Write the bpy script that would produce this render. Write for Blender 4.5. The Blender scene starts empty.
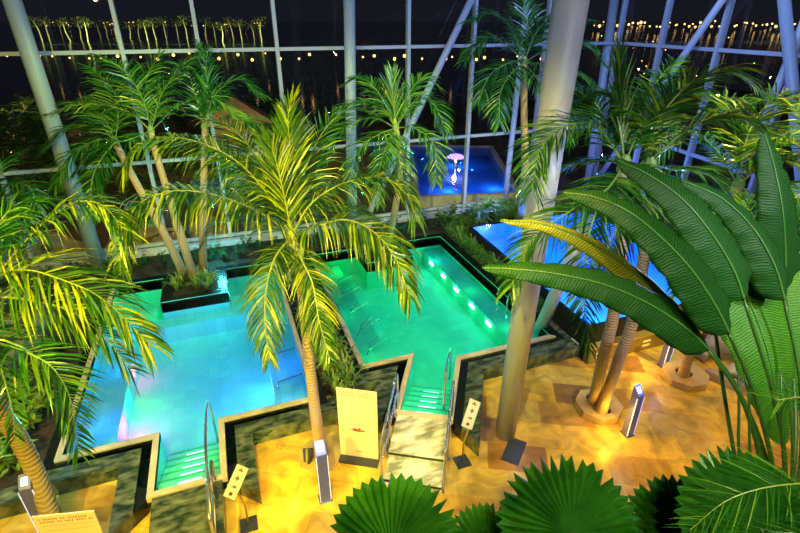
import bpy, bmesh, math, random
from mathutils import Vector as V, Matrix
random.seed(7)
C = bpy.context.scene.collection
R = random.random
def U(a, b): return a + (b - a) * R()

# ------------------------------------------------------------------ camera
F, HZ, H = 489., 20., 7.0
pitch = math.atan((266.5 - HZ) / F); yaw = math.radians(20)
fw = V((math.sin(yaw)*math.cos(pitch), math.cos(yaw)*math.cos(pitch), -math.sin(pitch)))
rt = V((math.cos(yaw), -math.sin(yaw), 0)); up = rt.cross(fw)
EYE = V((0, 0, H))
def ray(px, py): return fw + rt*((px-400)/F) + up*((266.5-py)/F)
def P(px, py, d): return EYE + ray(px, py)*d
def at(px, py, z):
    r = ray(px, py); return EYE + r*((z-H)/r.z)
cam = bpy.data.objects.new('camera', bpy.data.cameras.new('camera')); C.objects.link(cam)
cam.matrix_world = Matrix(((rt.x, up.x, -fw.x, 0), (rt.y, up.y, -fw.y, 0), (rt.z, up.z, -fw.z, H), (0, 0, 0, 1)))
cam.data.sensor_width = 36; cam.data.lens = 36*F/800; cam.data.clip_end = 5000; cam.data.clip_start = .05
bpy.context.scene.camera = cam
vs = bpy.context.scene.view_settings
vs.view_transform = 'Standard'; vs.look = 'None'; vs.gamma = 1; vs.exposure = 0.0
try: vs.use_curve_mapping = False
except Exception: pass

# ------------------------------------------------------------------ materials
def mat(name, col=(.5, .5, .5), rough=.5, metal=0, emit=None, es=1, bump=0, bscale=20, col2=None, cscale=4, trans=0, spec=.5, detail=4, stretch=None, contrast=(.35, .65)):
    m = bpy.data.materials.new(name); m.use_nodes = True
    nt = m.node_tree; n = nt.nodes; l = nt.links; b = n['Principled BSDF']
    b.inputs['Base Color'].default_value = (*col, 1); b.inputs['Roughness'].default_value = rough
    b.inputs['Metallic'].default_value = metal; b.inputs['Specular IOR Level'].default_value = spec
    if emit: b.inputs['Emission Color'].default_value = (*emit, 1); b.inputs['Emission Strength'].default_value = es
    tc = n.new('ShaderNodeTexCoord'); mp = n.new('ShaderNodeMapping'); l.new(tc.outputs['Object'], mp.inputs[0])
    if stretch: mp.inputs['Scale'].default_value = stretch
    if col2:
        nz = n.new('ShaderNodeTexNoise'); nz.inputs['Scale'].default_value = cscale; nz.inputs['Detail'].default_value = detail
        l.new(mp.outputs[0], nz.inputs[0]); cr = n.new('ShaderNodeValToRGB')
        cr.color_ramp.elements[0].position = contrast[0]; cr.color_ramp.elements[1].position = contrast[1]
        cr.color_ramp.elements[0].color = (*col, 1); cr.color_ramp.elements[1].color = (*col2, 1)
        l.new(nz.outputs[0], cr.inputs[0]); l.new(cr.outputs[0], b.inputs['Base Color'])
    if bump:
        nz = n.new('ShaderNodeTexNoise'); nz.inputs['Scale'].default_value = bscale; l.new(mp.outputs[0], nz.inputs[0])
        bp = n.new('ShaderNodeBump'); bp.inputs['Strength'].default_value = bump; bp.inputs['Distance'].default_value = .05
        l.new(nz.outputs[0], bp.inputs['Height']); l.new(bp.outputs[0], b.inputs['Normal'])
    if trans:
        out = n['Material Output']; tr = n.new('ShaderNodeBsdfTranslucent'); mx = n.new('ShaderNodeMixShader'); mx.inputs[0].default_value = trans
        if col2: l.new(cr.outputs[0], tr.inputs[0])
        else: tr.inputs[0].default_value = (*col, 1)
        l.new(b.outputs[0], mx.inputs[1]); l.new(tr.outputs[0], mx.inputs[2]); l.new(mx.outputs[0], out.inputs[0])
    return m
M = {}
def leafset(k, cs):
    for i, c in enumerate(cs): M['%s%d' % (k, i)] = mat('%s%d' % (k, i), c, .28, col2=tuple(min(1, x*1.5) for x in c), cscale=3, trans=.2)
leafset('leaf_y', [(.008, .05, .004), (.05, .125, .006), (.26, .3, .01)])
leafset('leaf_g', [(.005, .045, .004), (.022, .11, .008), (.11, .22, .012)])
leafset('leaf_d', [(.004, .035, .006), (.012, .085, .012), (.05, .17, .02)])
M['rachis'] = mat('rachis', (.3, .36, .05), .45)
M['rachis_g'] = mat('rachis_g', (.14, .26, .05), .45)
M['crownshaft'] = mat('crownshaft', (.42, .42, .05), .45, col2=(.26, .34, .04), cscale=5)
M['petiole'] = mat('petiole', (.035, .11, .012), .4)
M['midrib'] = mat('midrib', (.06, .17, .03), .45)
M['fan'] = mat('fan', (.01, .085, .006), .3, col2=(.035, .17, .01), cscale=5, trans=.15)
M['soil'] = mat('soil', (.014, .011, .008), .9, col2=(.05, .035, .02), cscale=18, bump=.6, bscale=25)
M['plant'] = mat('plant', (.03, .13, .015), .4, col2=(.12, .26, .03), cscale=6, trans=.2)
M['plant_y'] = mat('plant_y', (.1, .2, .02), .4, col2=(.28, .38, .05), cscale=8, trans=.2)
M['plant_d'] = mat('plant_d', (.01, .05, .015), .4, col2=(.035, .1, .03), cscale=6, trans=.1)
M['coping'] = mat('coping', (.5, .42, .28), .45, col2=(.62, .53, .38), cscale=5)
M['black'] = mat('black', (.008, .012, .012), .25, bump=.1)
M['marble_l'] = mat('marble_l', (.22, .23, .15), .25, col2=(.72, .68, .52), cscale=2.5, detail=9, stretch=(1, 3, 1), contrast=(.38, .62))
M['marble'] = mat('marble', (.02, .04, .028), .22, col2=(.24, .26, .15), cscale=3.5, detail=12, stretch=(1, 2.2, 1), contrast=(.4, .78))
M['signboard'] = mat('signboard', (.36, .35, .3), .4)
M['steel'] = mat('steel', (.55, .56, .57), .22, metal=.9)
M['white'] = mat('white', (.75, .74, .7), .5)
M['frame'] = mat('frame', (.36, .41, .46), .45)
M['column'] = mat('column', (.52, .53, .58), .45, col2=(.57, .58, .63), cscale=1)
M['colgrey'] = mat('colgrey', (.25, .32, .37), .45)
M['stone'] = mat('stone', (.42, .27, .08), .5, col2=(.55, .4, .16), cscale=3)
M['rock'] = mat('rock', (.3, .27, .2), .8, col2=(.5, .46, .36), cscale=3, bump=.5, bscale=5)
M['wood'] = mat('wood', (.16, .08, .03), .55, col2=(.33, .19, .08), cscale=3, stretch=(1, 1, 8))
M['timber'] = mat('timber', (.2, .17, .12), .6, col2=(.34, .29, .2), cscale=4)
M['drift'] = mat('drift', (.28, .2, .11), .7, col2=(.42, .32, .2), cscale=5)
M['rope'] = mat('rope', (.4, .3, .16), .9)
M['brass'] = mat('brass', (.45, .3, .08), .35, metal=.5)
M['goldpanel'] = mat('goldpanel', (.12, .07, .02), .3, col2=(.2, .13, .04), cscale=2)
M['vent'] = mat('vent', (.75, .7, .55), .4)
M['bollard'] = mat('bollard', (.1, .11, .42), .3, metal=.15)
M['lampblue'] = mat('lampblue', (.8, .85, 1), .4, emit=(.25, .4, 1), es=5)
M['lampstrip'] = mat('lampstrip', (.8, .85, 1), .4, emit=(.5, .5, 1), es=.7)
M['lampwhite'] = mat('lampwhite', (1, 1, 1), .4, emit=(.75, 1, .9), es=9)
M['lampdisc'] = mat('lampdisc', (1, 1, 1), .4, emit=(.6, 1, .8), es=2.5)
M['lampwarm'] = mat('lampwarm', (1, .8, .5), .4, emit=(1, .55, .15), es=4.5)
M['lampfar'] = mat('lampfar', (1, .8, .5), .4, emit=(1, .5, .12), es=5)
M['lampfarg'] = mat('lampfarg', (.6, 1, .3), .4, emit=(.5, 1, .2), es=4)
M['lampviolet'] = mat('lampviolet', (.4, .2, 1), .4, emit=(.45, .25, 1), es=2.5)
M['ink'] = mat('ink', (.08, .04, .03), .6)
M['coral'] = mat('coral', (.6, .08, .1), .6)
M['plastic_d'] = mat('plastic_d', (.03, .035, .05), .4)
M['outground'] = mat('outground', (.05, .035, .02), .9, col2=(.13, .09, .045), cscale=.7, bump=.5, bscale=2)
M['streak_crown'] = mat('streak_crown', (.12, .13, .05), .7, col2=(.2, .22, .07), cscale=1)
M['streak_trunk'] = mat('streak_trunk', (.5, .5, .3), .7)
M['hut'] = mat('hut', (.2, .15, .1), .7, col2=(.3, .22, .14), cscale=3)

def ringmat(name, c1, c2, sc=9):
    c1 = tuple(a*.6+b*.4 for a, b in zip(c1, c2))
    m = mat(name, c1, .7); nt = m.node_tree; n = nt.nodes; l = nt.links
    tc = n.new('ShaderNodeTexCoord'); w = n.new('ShaderNodeTexWave'); w.bands_direction = 'Z'; w.inputs['Scale'].default_value = sc
    w.inputs['Distortion'].default_value = 5; w.inputs['Detail'].default_value = 4
    l.new(tc.outputs['Object'], w.inputs[0]); cr = n.new('ShaderNodeValToRGB')
    cr.color_ramp.elements[0].color = (*c1, 1); cr.color_ramp.elements[1].color = (*c2, 1)
    cr.color_ramp.elements[0].position = .1; cr.color_ramp.elements[1].position = .5
    l.new(w.outputs[0], cr.inputs[0]); l.new(cr.outputs[0], n['Principled BSDF'].inputs['Base Color'])
    bp = n.new('ShaderNodeBump'); bp.inputs['Strength'].default_value = .5; bp.inputs['Distance'].default_value = .02
    l.new(w.outputs[0], bp.inputs['Height']); l.new(bp.outputs[0], n['Principled BSDF'].inputs['Normal'])
    return m
M['trunk'] = ringmat('trunk', (.22, .13, .06), (.5, .36, .2), 7)
M['trunk_p'] = ringmat('trunk_p', (.3, .17, .1), (.55, .38, .24), 6)
M['trunk_g'] = ringmat('trunk_g', (.2, .14, .05), (.34, .25, .1), 5)

def tiles(name):
    m = mat(name, (.5, .35, .1), .3); nt = m.node_tree; n = nt.nodes; l = nt.links; b = n['Principled BSDF']
    tc = n.new('ShaderNodeTexCoord'); mp = n.new('ShaderNodeMapping'); l.new(tc.outputs['Object'], mp.inputs[0])
    mp.inputs['Rotation'].default_value = (0, 0, math.radians(28))
    br = n.new('ShaderNodeTexBrick'); l.new(mp.outputs[0], br.inputs[0])
    br.inputs['Scale'].default_value = 1; br.inputs['Brick Width'].default_value = 1.05; br.inputs['Row Height'].default_value = .62
    br.inputs['Mortar Size'].default_value = .006; br.inputs['Color1'].default_value = (0, 0, 0, 1); br.inputs['Color2'].default_value = (1, 1, 1, 1)
    br.inputs['Mortar'].default_value = (.3, .3, .3, 1); br.offset = .35
    cr = n.new('ShaderNodeValToRGB'); e = cr.color_ramp.elements
    e[0].position = 0; e[0].color = (.2, .13, .05, 1); e[1].position = 1; e[1].color = (.68, .46, .07, 1)
    for p, c in ((.18, (.36, .17, .035)), (.4, (.62, .38, .04)), (.6, (.52, .37, .09)), (.82, (.72, .46, .05))):
        x = e.new(p); x.color = (*c, 1)
    l.new(br.outputs['Color'], cr.inputs[0])
    nz = n.new('ShaderNodeTexNoise'); nz.inputs['Scale'].default_value = 2.3; nz.inputs['Detail'].default_value = 8; nz.inputs['Distortion'].default_value = 1.2
    l.new(mp.outputs[0], nz.inputs[0]); mx = n.new('ShaderNodeMix'); mx.data_type = 'RGBA'; mx.blend_type = 'MULTIPLY'; mx.inputs[0].default_value = .8
    c2 = n.new('ShaderNodeValToRGB'); c2.color_ramp.elements[0].color = (.45, .42, .4, 1); c2.color_ramp.elements[0].position = .3; c2.color_ramp.elements[1].color = (1.25, 1.25, 1.25, 1); c2.color_ramp.elements[1].position = .65
    l.new(nz.outputs[0], c2.inputs[0]); l.new(cr.outputs[0], mx.inputs[6]); l.new(c2.outputs[0], mx.inputs[7])
    l.new(mx.outputs[2], b.inputs['Base Color'])
    return m
M['tiles'] = tiles('tiles')

def pooltile(name, col):
    m = mat(name, col, .6, spec=.08); nt = m.node_tree; n = nt.nodes; l = nt.links
    tc = n.new('ShaderNodeTexCoord'); br = n.new('ShaderNodeTexBrick'); l.new(tc.outputs['Object'], br.inputs[0])
    br.offset = 0; br.inputs['Scale'].default_value = 4; br.inputs['Brick Width'].default_value = 1; br.inputs['Row Height'].default_value = 1
    br.inputs['Mortar Size'].default_value = .02
    br.inputs['Color1'].default_value = (*col, 1); br.inputs['Color2'].default_value = (*[c*.88 for c in col], 1); br.inputs['Mortar'].default_value = (*[c*.8 for c in col], 1)
    l.new(br.outputs[0], n['Principled BSDF'].inputs['Base Color']); return m
M['basin'] = pooltile('basin', (.15, .7, .7))
M['basin_g'] = pooltile('basin_g', (.06, .78, .5))
M['nosing'] = mat('nosing', (.03, .42, .33), .5)
M['basin_b'] = pooltile('basin_b', (.12, .45, .8))
M['blacktile'] = pooltile('blacktile', (.015, .015, .018))

def water(name, tint, strength=.12, scale=9):
    m = bpy.data.materials.new(name); m.use_nodes = True; nt = m.node_tree; n = nt.nodes; l = nt.links; n.clear()
    out = n.new('ShaderNodeOutputMaterial'); t = n.new('ShaderNodeBsdfTransparent'); t.inputs[0].default_value = (*tint, 1)
    g = n.new('ShaderNodeBsdfGlossy'); g.inputs['Roughness'].default_value = .04
    fr = n.new('ShaderNodeFresnel'); fr.inputs[0].default_value = 1.33
    nz = n.new('ShaderNodeTexNoise'); nz.inputs['Scale'].default_value = scale; nz.inputs['Detail'].default_value = 3
    tc = n.new('ShaderNodeTexCoord'); l.new(tc.outputs['Object'], nz.inputs[0])
    bp = n.new('ShaderNodeBump'); bp.inputs['Strength'].default_value = strength; bp.inputs['Distance'].default_value = .05
    l.new(nz.outputs[0], bp.inputs['Height']); l.new(bp.outputs[0], g.inputs['Normal']); l.new(bp.outputs[0], fr.inputs['Normal'])
    mx = n.new('ShaderNodeMixShader'); l.new(fr.outputs[0], mx.inputs[0]); l.new(t.outputs[0], mx.inputs[1]); l.new(g.outputs[0], mx.inputs[2]); l.new(mx.outputs[0], out.inputs[0])
    return m
M['water'] = water('water', (.82, .97, .98), .25)
M['water_b'] = water('water_b', (.6, .85, 1), .2)
M['lake'] = mat('lake', (.004, .006, .01), .13, bump=.15, bscale=.6)
def glass(name):
    m = water(name, (.93, .96, .97), 0.02, .5); n = m.node_tree.nodes
    for x in n:
        if x.type == 'FRESNEL': x.inputs[0].default_value = 1.5
        if x.type == 'BSDF_GLOSSY': x.inputs['Roughness'].default_value = .0
    # reflect only at the entering face, so that a pane never turns into a mirror from inside
    nt = m.node_tree; fr = [x for x in n if x.type == 'FRESNEL'][0]; mx = [x for x in n if x.type == 'MIX_SHADER'][0]
    ge = n.new('ShaderNodeNewGeometry'); sb = n.new('ShaderNodeMath'); sb.operation = 'SUBTRACT'; sb.inputs[0].default_value = 1; mu = n.new('ShaderNodeMath'); mu.operation = 'MULTIPLY'
    nt.links.new(ge.outputs['Backfacing'], sb.inputs[1]); nt.links.new(sb.outputs[0], mu.inputs[0]); nt.links.new(fr.outputs[0], mu.inputs[1]); nt.links.new(mu.outputs[0], mx.inputs[0])
    return m
M['glass'] = glass('glass')
def bananamat(name, c1, c2):
    m = mat(name, c1, .5, spec=.22); nt = m.node_tree; n = nt.nodes; l = nt.links; b = n['Principled BSDF']
    uv = n.new('ShaderNodeUVMap'); mp = n.new('ShaderNodeMapping'); mp.inputs['Rotation'].default_value = (0, 0, .35); l.new(uv.outputs[0], mp.inputs[0])
    w = n.new('ShaderNodeTexWave'); w.bands_direction = 'X'; w.inputs['Scale'].default_value = 13
    w.inputs['Distortion'].default_value = 5; w.inputs['Detail'].default_value = 5; w.inputs['Detail Scale'].default_value = 1.2
    l.new(mp.outputs[0], w.inputs[0]); cr = n.new('ShaderNodeValToRGB'); e = cr.color_ramp.elements
    e[0].color = (*c1, 1); e[1].color = (*c2, 1); e[0].position = .3; e[1].position = .8
    x = e.new(.99); x.color = (c2[0]*1.8+.01, c2[1]*1.5, c2[2]*1.6, 1)
    l.new(w.outputs[0], cr.inputs[0]); l.new(cr.outputs[0], b.inputs['Base Color'])
    bp = n.new('ShaderNodeBump'); bp.inputs['Strength'].default_value = .22; bp.inputs['Distance'].default_value = .01
    l.new(w.outputs[0], bp.inputs['Height']); l.new(bp.outputs[0], b.inputs['Normal'])
    tr = n.new('ShaderNodeBsdfTranslucent'); mx = n.new('ShaderNodeMixShader'); mx.inputs[0].default_value = .22
    l.new(cr.outputs[0], tr.inputs[0]); l.new(b.outputs[0], mx.inputs[1]); l.new(tr.outputs[0], mx.inputs[2]); l.new(mx.outputs[0], n['Material Output'].inputs[0])
    return m
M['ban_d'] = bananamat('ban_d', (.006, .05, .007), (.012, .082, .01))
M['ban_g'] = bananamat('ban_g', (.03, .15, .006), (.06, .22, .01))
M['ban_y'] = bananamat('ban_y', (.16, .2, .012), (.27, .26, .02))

# ------------------------------------------------------------------ mesh builder
class MB:
    def __init__(s): s.v = []; s.f = []; s.m = []; s.uv = None
    def add(s, vs, fs, mi=0):
        o = len(s.v); s.v += [V(a) for a in vs]; s.f += [tuple(i+o for i in f) for f in fs]; s.m += [mi]*len(fs); return s
    def box(s, a, b, mi=0):
        x0, y0, z0 = a; x1, y1, z1 = b
        return s.add([(x0,y0,z0),(x1,y0,z0),(x1,y1,z0),(x0,y1,z0),(x0,y0,z1),(x1,y0,z1),(x1,y1,z1),(x0,y1,z1)],
            [(0,3,2,1),(4,5,6,7),(0,1,5,4),(1,2,6,5),(2,3,7,6),(3,0,4,7)], mi)
    def obox(s, c, ax, ay, az, mi=0):   # centre and three half-axis vectors
        c, ax, ay, az = V(c), V(ax), V(ay), V(az)
        p = [c+ax*i+ay*j+az*k for k in (-1, 1) for (i, j) in ((-1,-1),(1,-1),(1,1),(-1,1))]
        return s.add(p, [(0,3,2,1),(4,5,6,7),(0,1,5,4),(1,2,6,5),(2,3,7,6),(3,0,4,7)], mi)
    def prism(s, poly, z0, z1, mi=0):
        n = len(poly); vs = [(p[0], p[1], z0) for p in poly] + [(p[0], p[1], z1) for p in poly]
        return s.add(vs, [tuple(range(n))[::-1], tuple(range(n, 2*n))] + [(i, (i+1)%n, n+(i+1)%n, n+i) for i in range(n)], mi)
    def tube(s, pts, rad, k=8, mi=0, cap=True):
        pts = [V(p) for p in pts]; n = len(pts)
        if not hasattr(rad, '__len__'): rad = [rad]*n
        T = [(pts[min(i+1, n-1)] - pts[max(i-1, 0)]).normalized() for i in range(n)]
        a = T[0].orthogonal().normalized(); vs = []
        for i in range(n):
            a = (a - T[i]*a.dot(T[i])); a = a.normalized() if a.length > 1e-6 else T[i].orthogonal().normalized()
            b = T[i].cross(a)
            vs += [pts[i] + (a*math.cos(2*math.pi*j/k) + b*math.sin(2*math.pi*j/k))*rad[i] for j in range(k)]
        fs = [(i*k+j, i*k+(j+1)%k, (i+1)*k+(j+1)%k, (i+1)*k+j) for i in range(n-1) for j in range(k)]
        if cap: fs += [tuple(range(k))[::-1], tuple(range((n-1)*k, n*k))]
        return s.add(vs, fs, mi)
    def sphere(s, c, r, mi=0, k=10, m=6, sc=(1,1,1), jit=0):
        c = V(c); vs = [c + V((0,0,r*sc[2]))]
        for i in range(1, m):
            for j in range(k):
                t = math.pi*i/m; p = 2*math.pi*j/k; q = r*(1+U(-jit, jit))
                vs.append(c + V((math.sin(t)*math.cos(p)*q*sc[0], math.sin(t)*math.sin(p)*q*sc[1], math.cos(t)*q*sc[2])))
        vs.append(c - V((0,0,r*sc[2]))); L = len(vs)-1
        fs = [(0, 1+j, 1+(j+1)%k) for j in range(k)] + [(L, L-k+(j+1)%k, L-k+j) for j in range(k)]
        fs += [(1+i*k+j, 1+(i+1)*k+j, 1+(i+1)*k+(j+1)%k, 1+i*k+(j+1)%k) for i in range(m-2) for j in range(k)]
        return s.add(vs, fs, mi)
    def build(s, name, ms, parent=None, smooth=False, loc=None, kind=None):
        if not isinstance(ms, (list, tuple)): ms = [ms]
        me = bpy.data.meshes.new(name); off = V((0,0,0))
        if parent is not None:
            q = parent
            while q is not None: off += q.location; q = q.parent
        elif loc is not None: off = V(loc)
        me.from_pydata([tuple(v - off) for v in s.v], [], s.f)
        for m in ms: me.materials.append(M[m])
        me.polygons.foreach_set('material_index', s.m)
        if smooth: me.polygons.foreach_set('use_smooth', [True]*len(s.f))
        if s.uv:
            ul = me.uv_layers.new(name='UVMap')
            for lp in me.loops: ul.data[lp.index].uv = s.uv[lp.vertex_index]
        me.update(); o = bpy.data.objects.new(name, me); C.objects.link(o)
        if parent is not None: o.parent = parent
        elif loc is not None: o.location = loc
        if kind: o['kind'] = kind
        return o
def bevel(o, w=.01, seg=2):
    b = o.modifiers.new('bevel', 'BEVEL'); b.width = w; b.segments = seg; b.limit_method = 'ANGLE'; return o
def tag(o, label, cat, group=None, kind=None):
    o['label'] = label; o['category'] = cat
    if group: o['group'] = group
    if kind: o['kind'] = kind
    return o
def thing(name, loc, label, cat, group=None):
    o = bpy.data.objects.new(name, None); C.objects.link(o); o.location = loc; o.empty_display_size = .2
    return tag(o, label, cat, group)
def struct(o, label=None):
    o['kind'] = 'structure'
    if label: o['label'] = label
    return o
def copy_tree(o, parent=None):
    c = o.copy(); C.objects.link(c)
    if parent is not None: c.parent = parent
    for ch in list(o.children): copy_tree(ch, c)
    return c
def catmull(c, n):
    c = [V(p) for p in c]
    c = [c[0]*2 - c[1]] + c + [c[-1]*2 - c[-2]]; out = []; m = len(c) - 3
    for i in range(n+1):
        t = i/n*m; k = min(int(t), m-1); t -= k; a, b, d, e = c[k:k+4]
        out.append(.5*((2*b) + (d-a)*t + (2*a-5*b+4*d-e)*t*t + (3*b-a-3*d+e)*t**3))
    return out
def resample(pts, n):
    L = [0]
    for i in range(1, len(pts)): L.append(L[-1] + (pts[i]-pts[i-1]).length)
    out = []; j = 0
    for i in range(n+1):
        d = L[-1]*i/n
        while j < len(L)-2 and L[j+1] < d: j += 1
        s = L[j+1]-L[j]; out.append(pts[j].lerp(pts[j+1], (d-L[j])/s if s else 0))
    return out, L[-1]

# ------------------------------------------------------------------ foliage
Z = V((0,0,1))
def frond(ctrl, parent, L=.55, n=46, mats=('rachis', 'leaf_y'), droop=.35, w=.034, bare=.1, r=.016, a0=58, a1=32, lift=.14, mb=None, build=True):
    n = int(n*1.4); L = L*1.45; w = w*.55
    pts, tot = resample(catmull(ctrl, 60), 40)
    mb = mb or MB()
    mb.tube(pts, [r*(1-.75*i/40) for i in range(41)], 5, 0)
    S = None
    fr = []
    for i in range(41):
        T = (pts[min(i+1, 40)] - pts[max(i-1, 0)]).normalized()
        s = T.cross(Z)
        if S is None: S = s if s.length > .05 else T.cross(-fw)
        if s.length > .35:
            s = s.normalized()
            if s.dot(S) < 0: s = -s
            S = S.lerp(s, .5)
        S = (S - T*S.dot(T)).normalized()
        N = S.cross(T)
        if N.dot(Z) < 0 and i < 3: pass
        fr.append((pts[i], T, S, N))
    for i in range(n):
        s = bare + (1-bare)*(i+.5)/n; k = s*40; j = min(int(k), 39); f = k-j
        p0 = fr[j][0].lerp(fr[j+1][0], f); T = fr[j][1].lerp(fr[j+1][1], f); S_ = fr[j][2].lerp(fr[j+1][2], f); N = fr[j][3].lerp(fr[j+1][3], f)
        if N.z < -.2: N = -N
        q = (s-bare)/(1-bare); ln = L*(.62+.38*math.sin(math.pi*min(1, q*1.1+.1)))*(1-.3*q**5)
        a = math.radians(a0 + (a1-a0)*q)
        for sg in (-1, 1):
            aa = a + math.radians(U(-9, 9)); l_ = ln*U(.82, 1.08)
            d = (T*math.cos(aa) + S_*(sg*math.sin(aa)) + N*(lift+U(-.12, .12))).normalized()
            wv = d.cross(N).normalized()*(w*U(.8, 1.15)*.5)
            wv = (wv + N*wv.length*U(-.6, .6)).normalized()*wv.length
            g = -Z*droop*1.5*U(.6, 1.4)
            d2 = (d + g*.55).normalized(); d3 = (d + g*1.25).normalized()
            A = p0; B = A + d*l_*.3; Cc = B + d2*l_*.37; D = Cc + d3*l_*.33
            mb.add([A-wv*.5, A+wv*.5, B-wv, B+wv, Cc-wv*.95, Cc+wv*.95, D], [(0,1,3,2), (2,3,5,4), (4,5,6)], random.choice((1, 2, 2, 3)))
    if build: return mb.build('frond', (mats[0], mats[1]+'0', mats[1]+'1', mats[1]+'2'), parent)
    return mb
def palm(name, label, trunk, fronds, tmat='trunk', r0=.11, r1=.07, L=.55, n=46, mats=('rachis', 'leaf_y'), group=None, shaft=None, extra=0, exlen=2.2, exd=None, w=.034, droop=.35, trunks=None):
    root = thing(name, trunk[0], label, 'palm', group)
    tp = resample(catmull(trunk, 30), 24)[0]
    MB().tube(tp, [(r0+(r1-r0)*i/24)*(1.35-.35*min(1, i/2.5)) for i in range(25)], 12).build('trunk', tmat, root, smooth=True)
    if shaft:
        K = tp[-1]; d = (tp[-1]-tp[-3]).normalized()
        MB().tube([K-d*shaft, K-d*shaft*.6, K-d*.1, K+d*.25], [r1*1.1, r1*1.35, r1*1.1, r1*.4], 10).build('crownshaft', 'crownshaft', root, smooth=True)
    K = tp[-1]
    MB().sphere(K, r1*1.15, k=8, m=6, sc=(1, 1, 1.6), jit=.1).build('crown_heart', mats[0], root)
    for fdef in fronds:
        o = {}
        if isinstance(fdef[-1], dict): o = fdef[-1]; fdef = fdef[:-1]
        pts = [K] + [P(*q) for q in fdef]
        kw = dict(L=L, n=n, mats=mats, w=w, droop=droop); kw.update(o)
        frond(pts, root, **kw)
    for i in range(extra):
        az = 2*math.pi*(i+.3*R())/extra + .6; el = U(.35, 1.05); ln = exlen*U(.8, 1.1)
        h = V((math.cos(az), math.sin(az), 0))
        if exd is not None and h.dot(V((exd[0], exd[1], 0)).normalized()) < -.2: continue
        pts = [K, K+h*ln*.3+Z*ln*.28*el, K+h*ln*.62+Z*ln*.25*el, K+h*ln*.88+Z*ln*(.25*el-.28), K+h*ln*1.0+Z*ln*(.25*el-.55)]
        frond(pts, root, L=L*.9, n=max(24, n-14), mats=mats, w=w, droop=droop+.1)
    return root

# left foreground palm, crown just outside the frame
T0 = [at(66, 533, 0) + V((0,-.25,0)), P(30, 460, 7.2), P(-3, 405, 6.6), P(-30, 355, 5.9), P(-42, 325, 5.6)]
Ym = ('rachis', 'leaf_y')
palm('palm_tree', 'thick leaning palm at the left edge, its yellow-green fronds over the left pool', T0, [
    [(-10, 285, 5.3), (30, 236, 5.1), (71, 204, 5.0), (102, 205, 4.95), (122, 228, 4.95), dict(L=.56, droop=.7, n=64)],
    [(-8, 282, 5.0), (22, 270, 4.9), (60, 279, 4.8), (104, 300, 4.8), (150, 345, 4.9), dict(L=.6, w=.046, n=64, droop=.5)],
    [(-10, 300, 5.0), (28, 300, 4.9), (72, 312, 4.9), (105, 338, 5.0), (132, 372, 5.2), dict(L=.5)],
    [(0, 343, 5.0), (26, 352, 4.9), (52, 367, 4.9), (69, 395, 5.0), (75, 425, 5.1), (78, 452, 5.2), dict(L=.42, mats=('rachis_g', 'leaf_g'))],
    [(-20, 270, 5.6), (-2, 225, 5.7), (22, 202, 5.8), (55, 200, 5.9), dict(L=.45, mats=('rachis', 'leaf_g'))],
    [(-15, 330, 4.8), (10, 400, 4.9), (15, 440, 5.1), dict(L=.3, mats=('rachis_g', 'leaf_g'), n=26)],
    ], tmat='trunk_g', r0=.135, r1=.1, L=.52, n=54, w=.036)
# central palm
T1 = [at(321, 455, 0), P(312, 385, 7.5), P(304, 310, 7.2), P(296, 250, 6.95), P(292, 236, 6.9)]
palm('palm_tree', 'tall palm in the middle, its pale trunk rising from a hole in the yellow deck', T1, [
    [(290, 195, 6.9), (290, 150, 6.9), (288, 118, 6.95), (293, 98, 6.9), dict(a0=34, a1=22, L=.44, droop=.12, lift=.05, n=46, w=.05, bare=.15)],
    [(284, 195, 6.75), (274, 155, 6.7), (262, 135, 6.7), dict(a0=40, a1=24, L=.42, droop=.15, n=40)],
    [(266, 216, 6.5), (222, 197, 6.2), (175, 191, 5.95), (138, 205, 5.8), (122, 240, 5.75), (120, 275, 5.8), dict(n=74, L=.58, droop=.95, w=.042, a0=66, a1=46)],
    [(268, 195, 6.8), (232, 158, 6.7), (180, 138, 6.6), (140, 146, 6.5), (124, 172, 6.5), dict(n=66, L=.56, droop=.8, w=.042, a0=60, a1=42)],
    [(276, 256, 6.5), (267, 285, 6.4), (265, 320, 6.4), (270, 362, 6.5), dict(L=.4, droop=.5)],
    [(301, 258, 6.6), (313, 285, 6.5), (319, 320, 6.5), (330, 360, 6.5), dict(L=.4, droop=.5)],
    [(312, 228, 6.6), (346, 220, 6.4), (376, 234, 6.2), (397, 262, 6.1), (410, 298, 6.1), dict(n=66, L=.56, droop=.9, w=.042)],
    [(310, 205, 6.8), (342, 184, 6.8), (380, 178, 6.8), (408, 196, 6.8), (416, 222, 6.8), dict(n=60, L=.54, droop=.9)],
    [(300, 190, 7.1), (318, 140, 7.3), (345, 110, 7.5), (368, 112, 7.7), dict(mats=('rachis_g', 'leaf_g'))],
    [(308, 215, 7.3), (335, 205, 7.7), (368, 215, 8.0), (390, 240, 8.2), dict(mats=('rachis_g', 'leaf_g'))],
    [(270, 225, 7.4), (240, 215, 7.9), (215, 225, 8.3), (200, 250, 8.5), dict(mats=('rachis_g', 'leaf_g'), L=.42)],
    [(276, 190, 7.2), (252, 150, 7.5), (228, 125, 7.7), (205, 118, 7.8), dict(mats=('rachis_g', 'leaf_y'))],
    ], tmat='trunk_p', r0=.105, r1=.062, shaft=1.1, L=.5, n=50)
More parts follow.
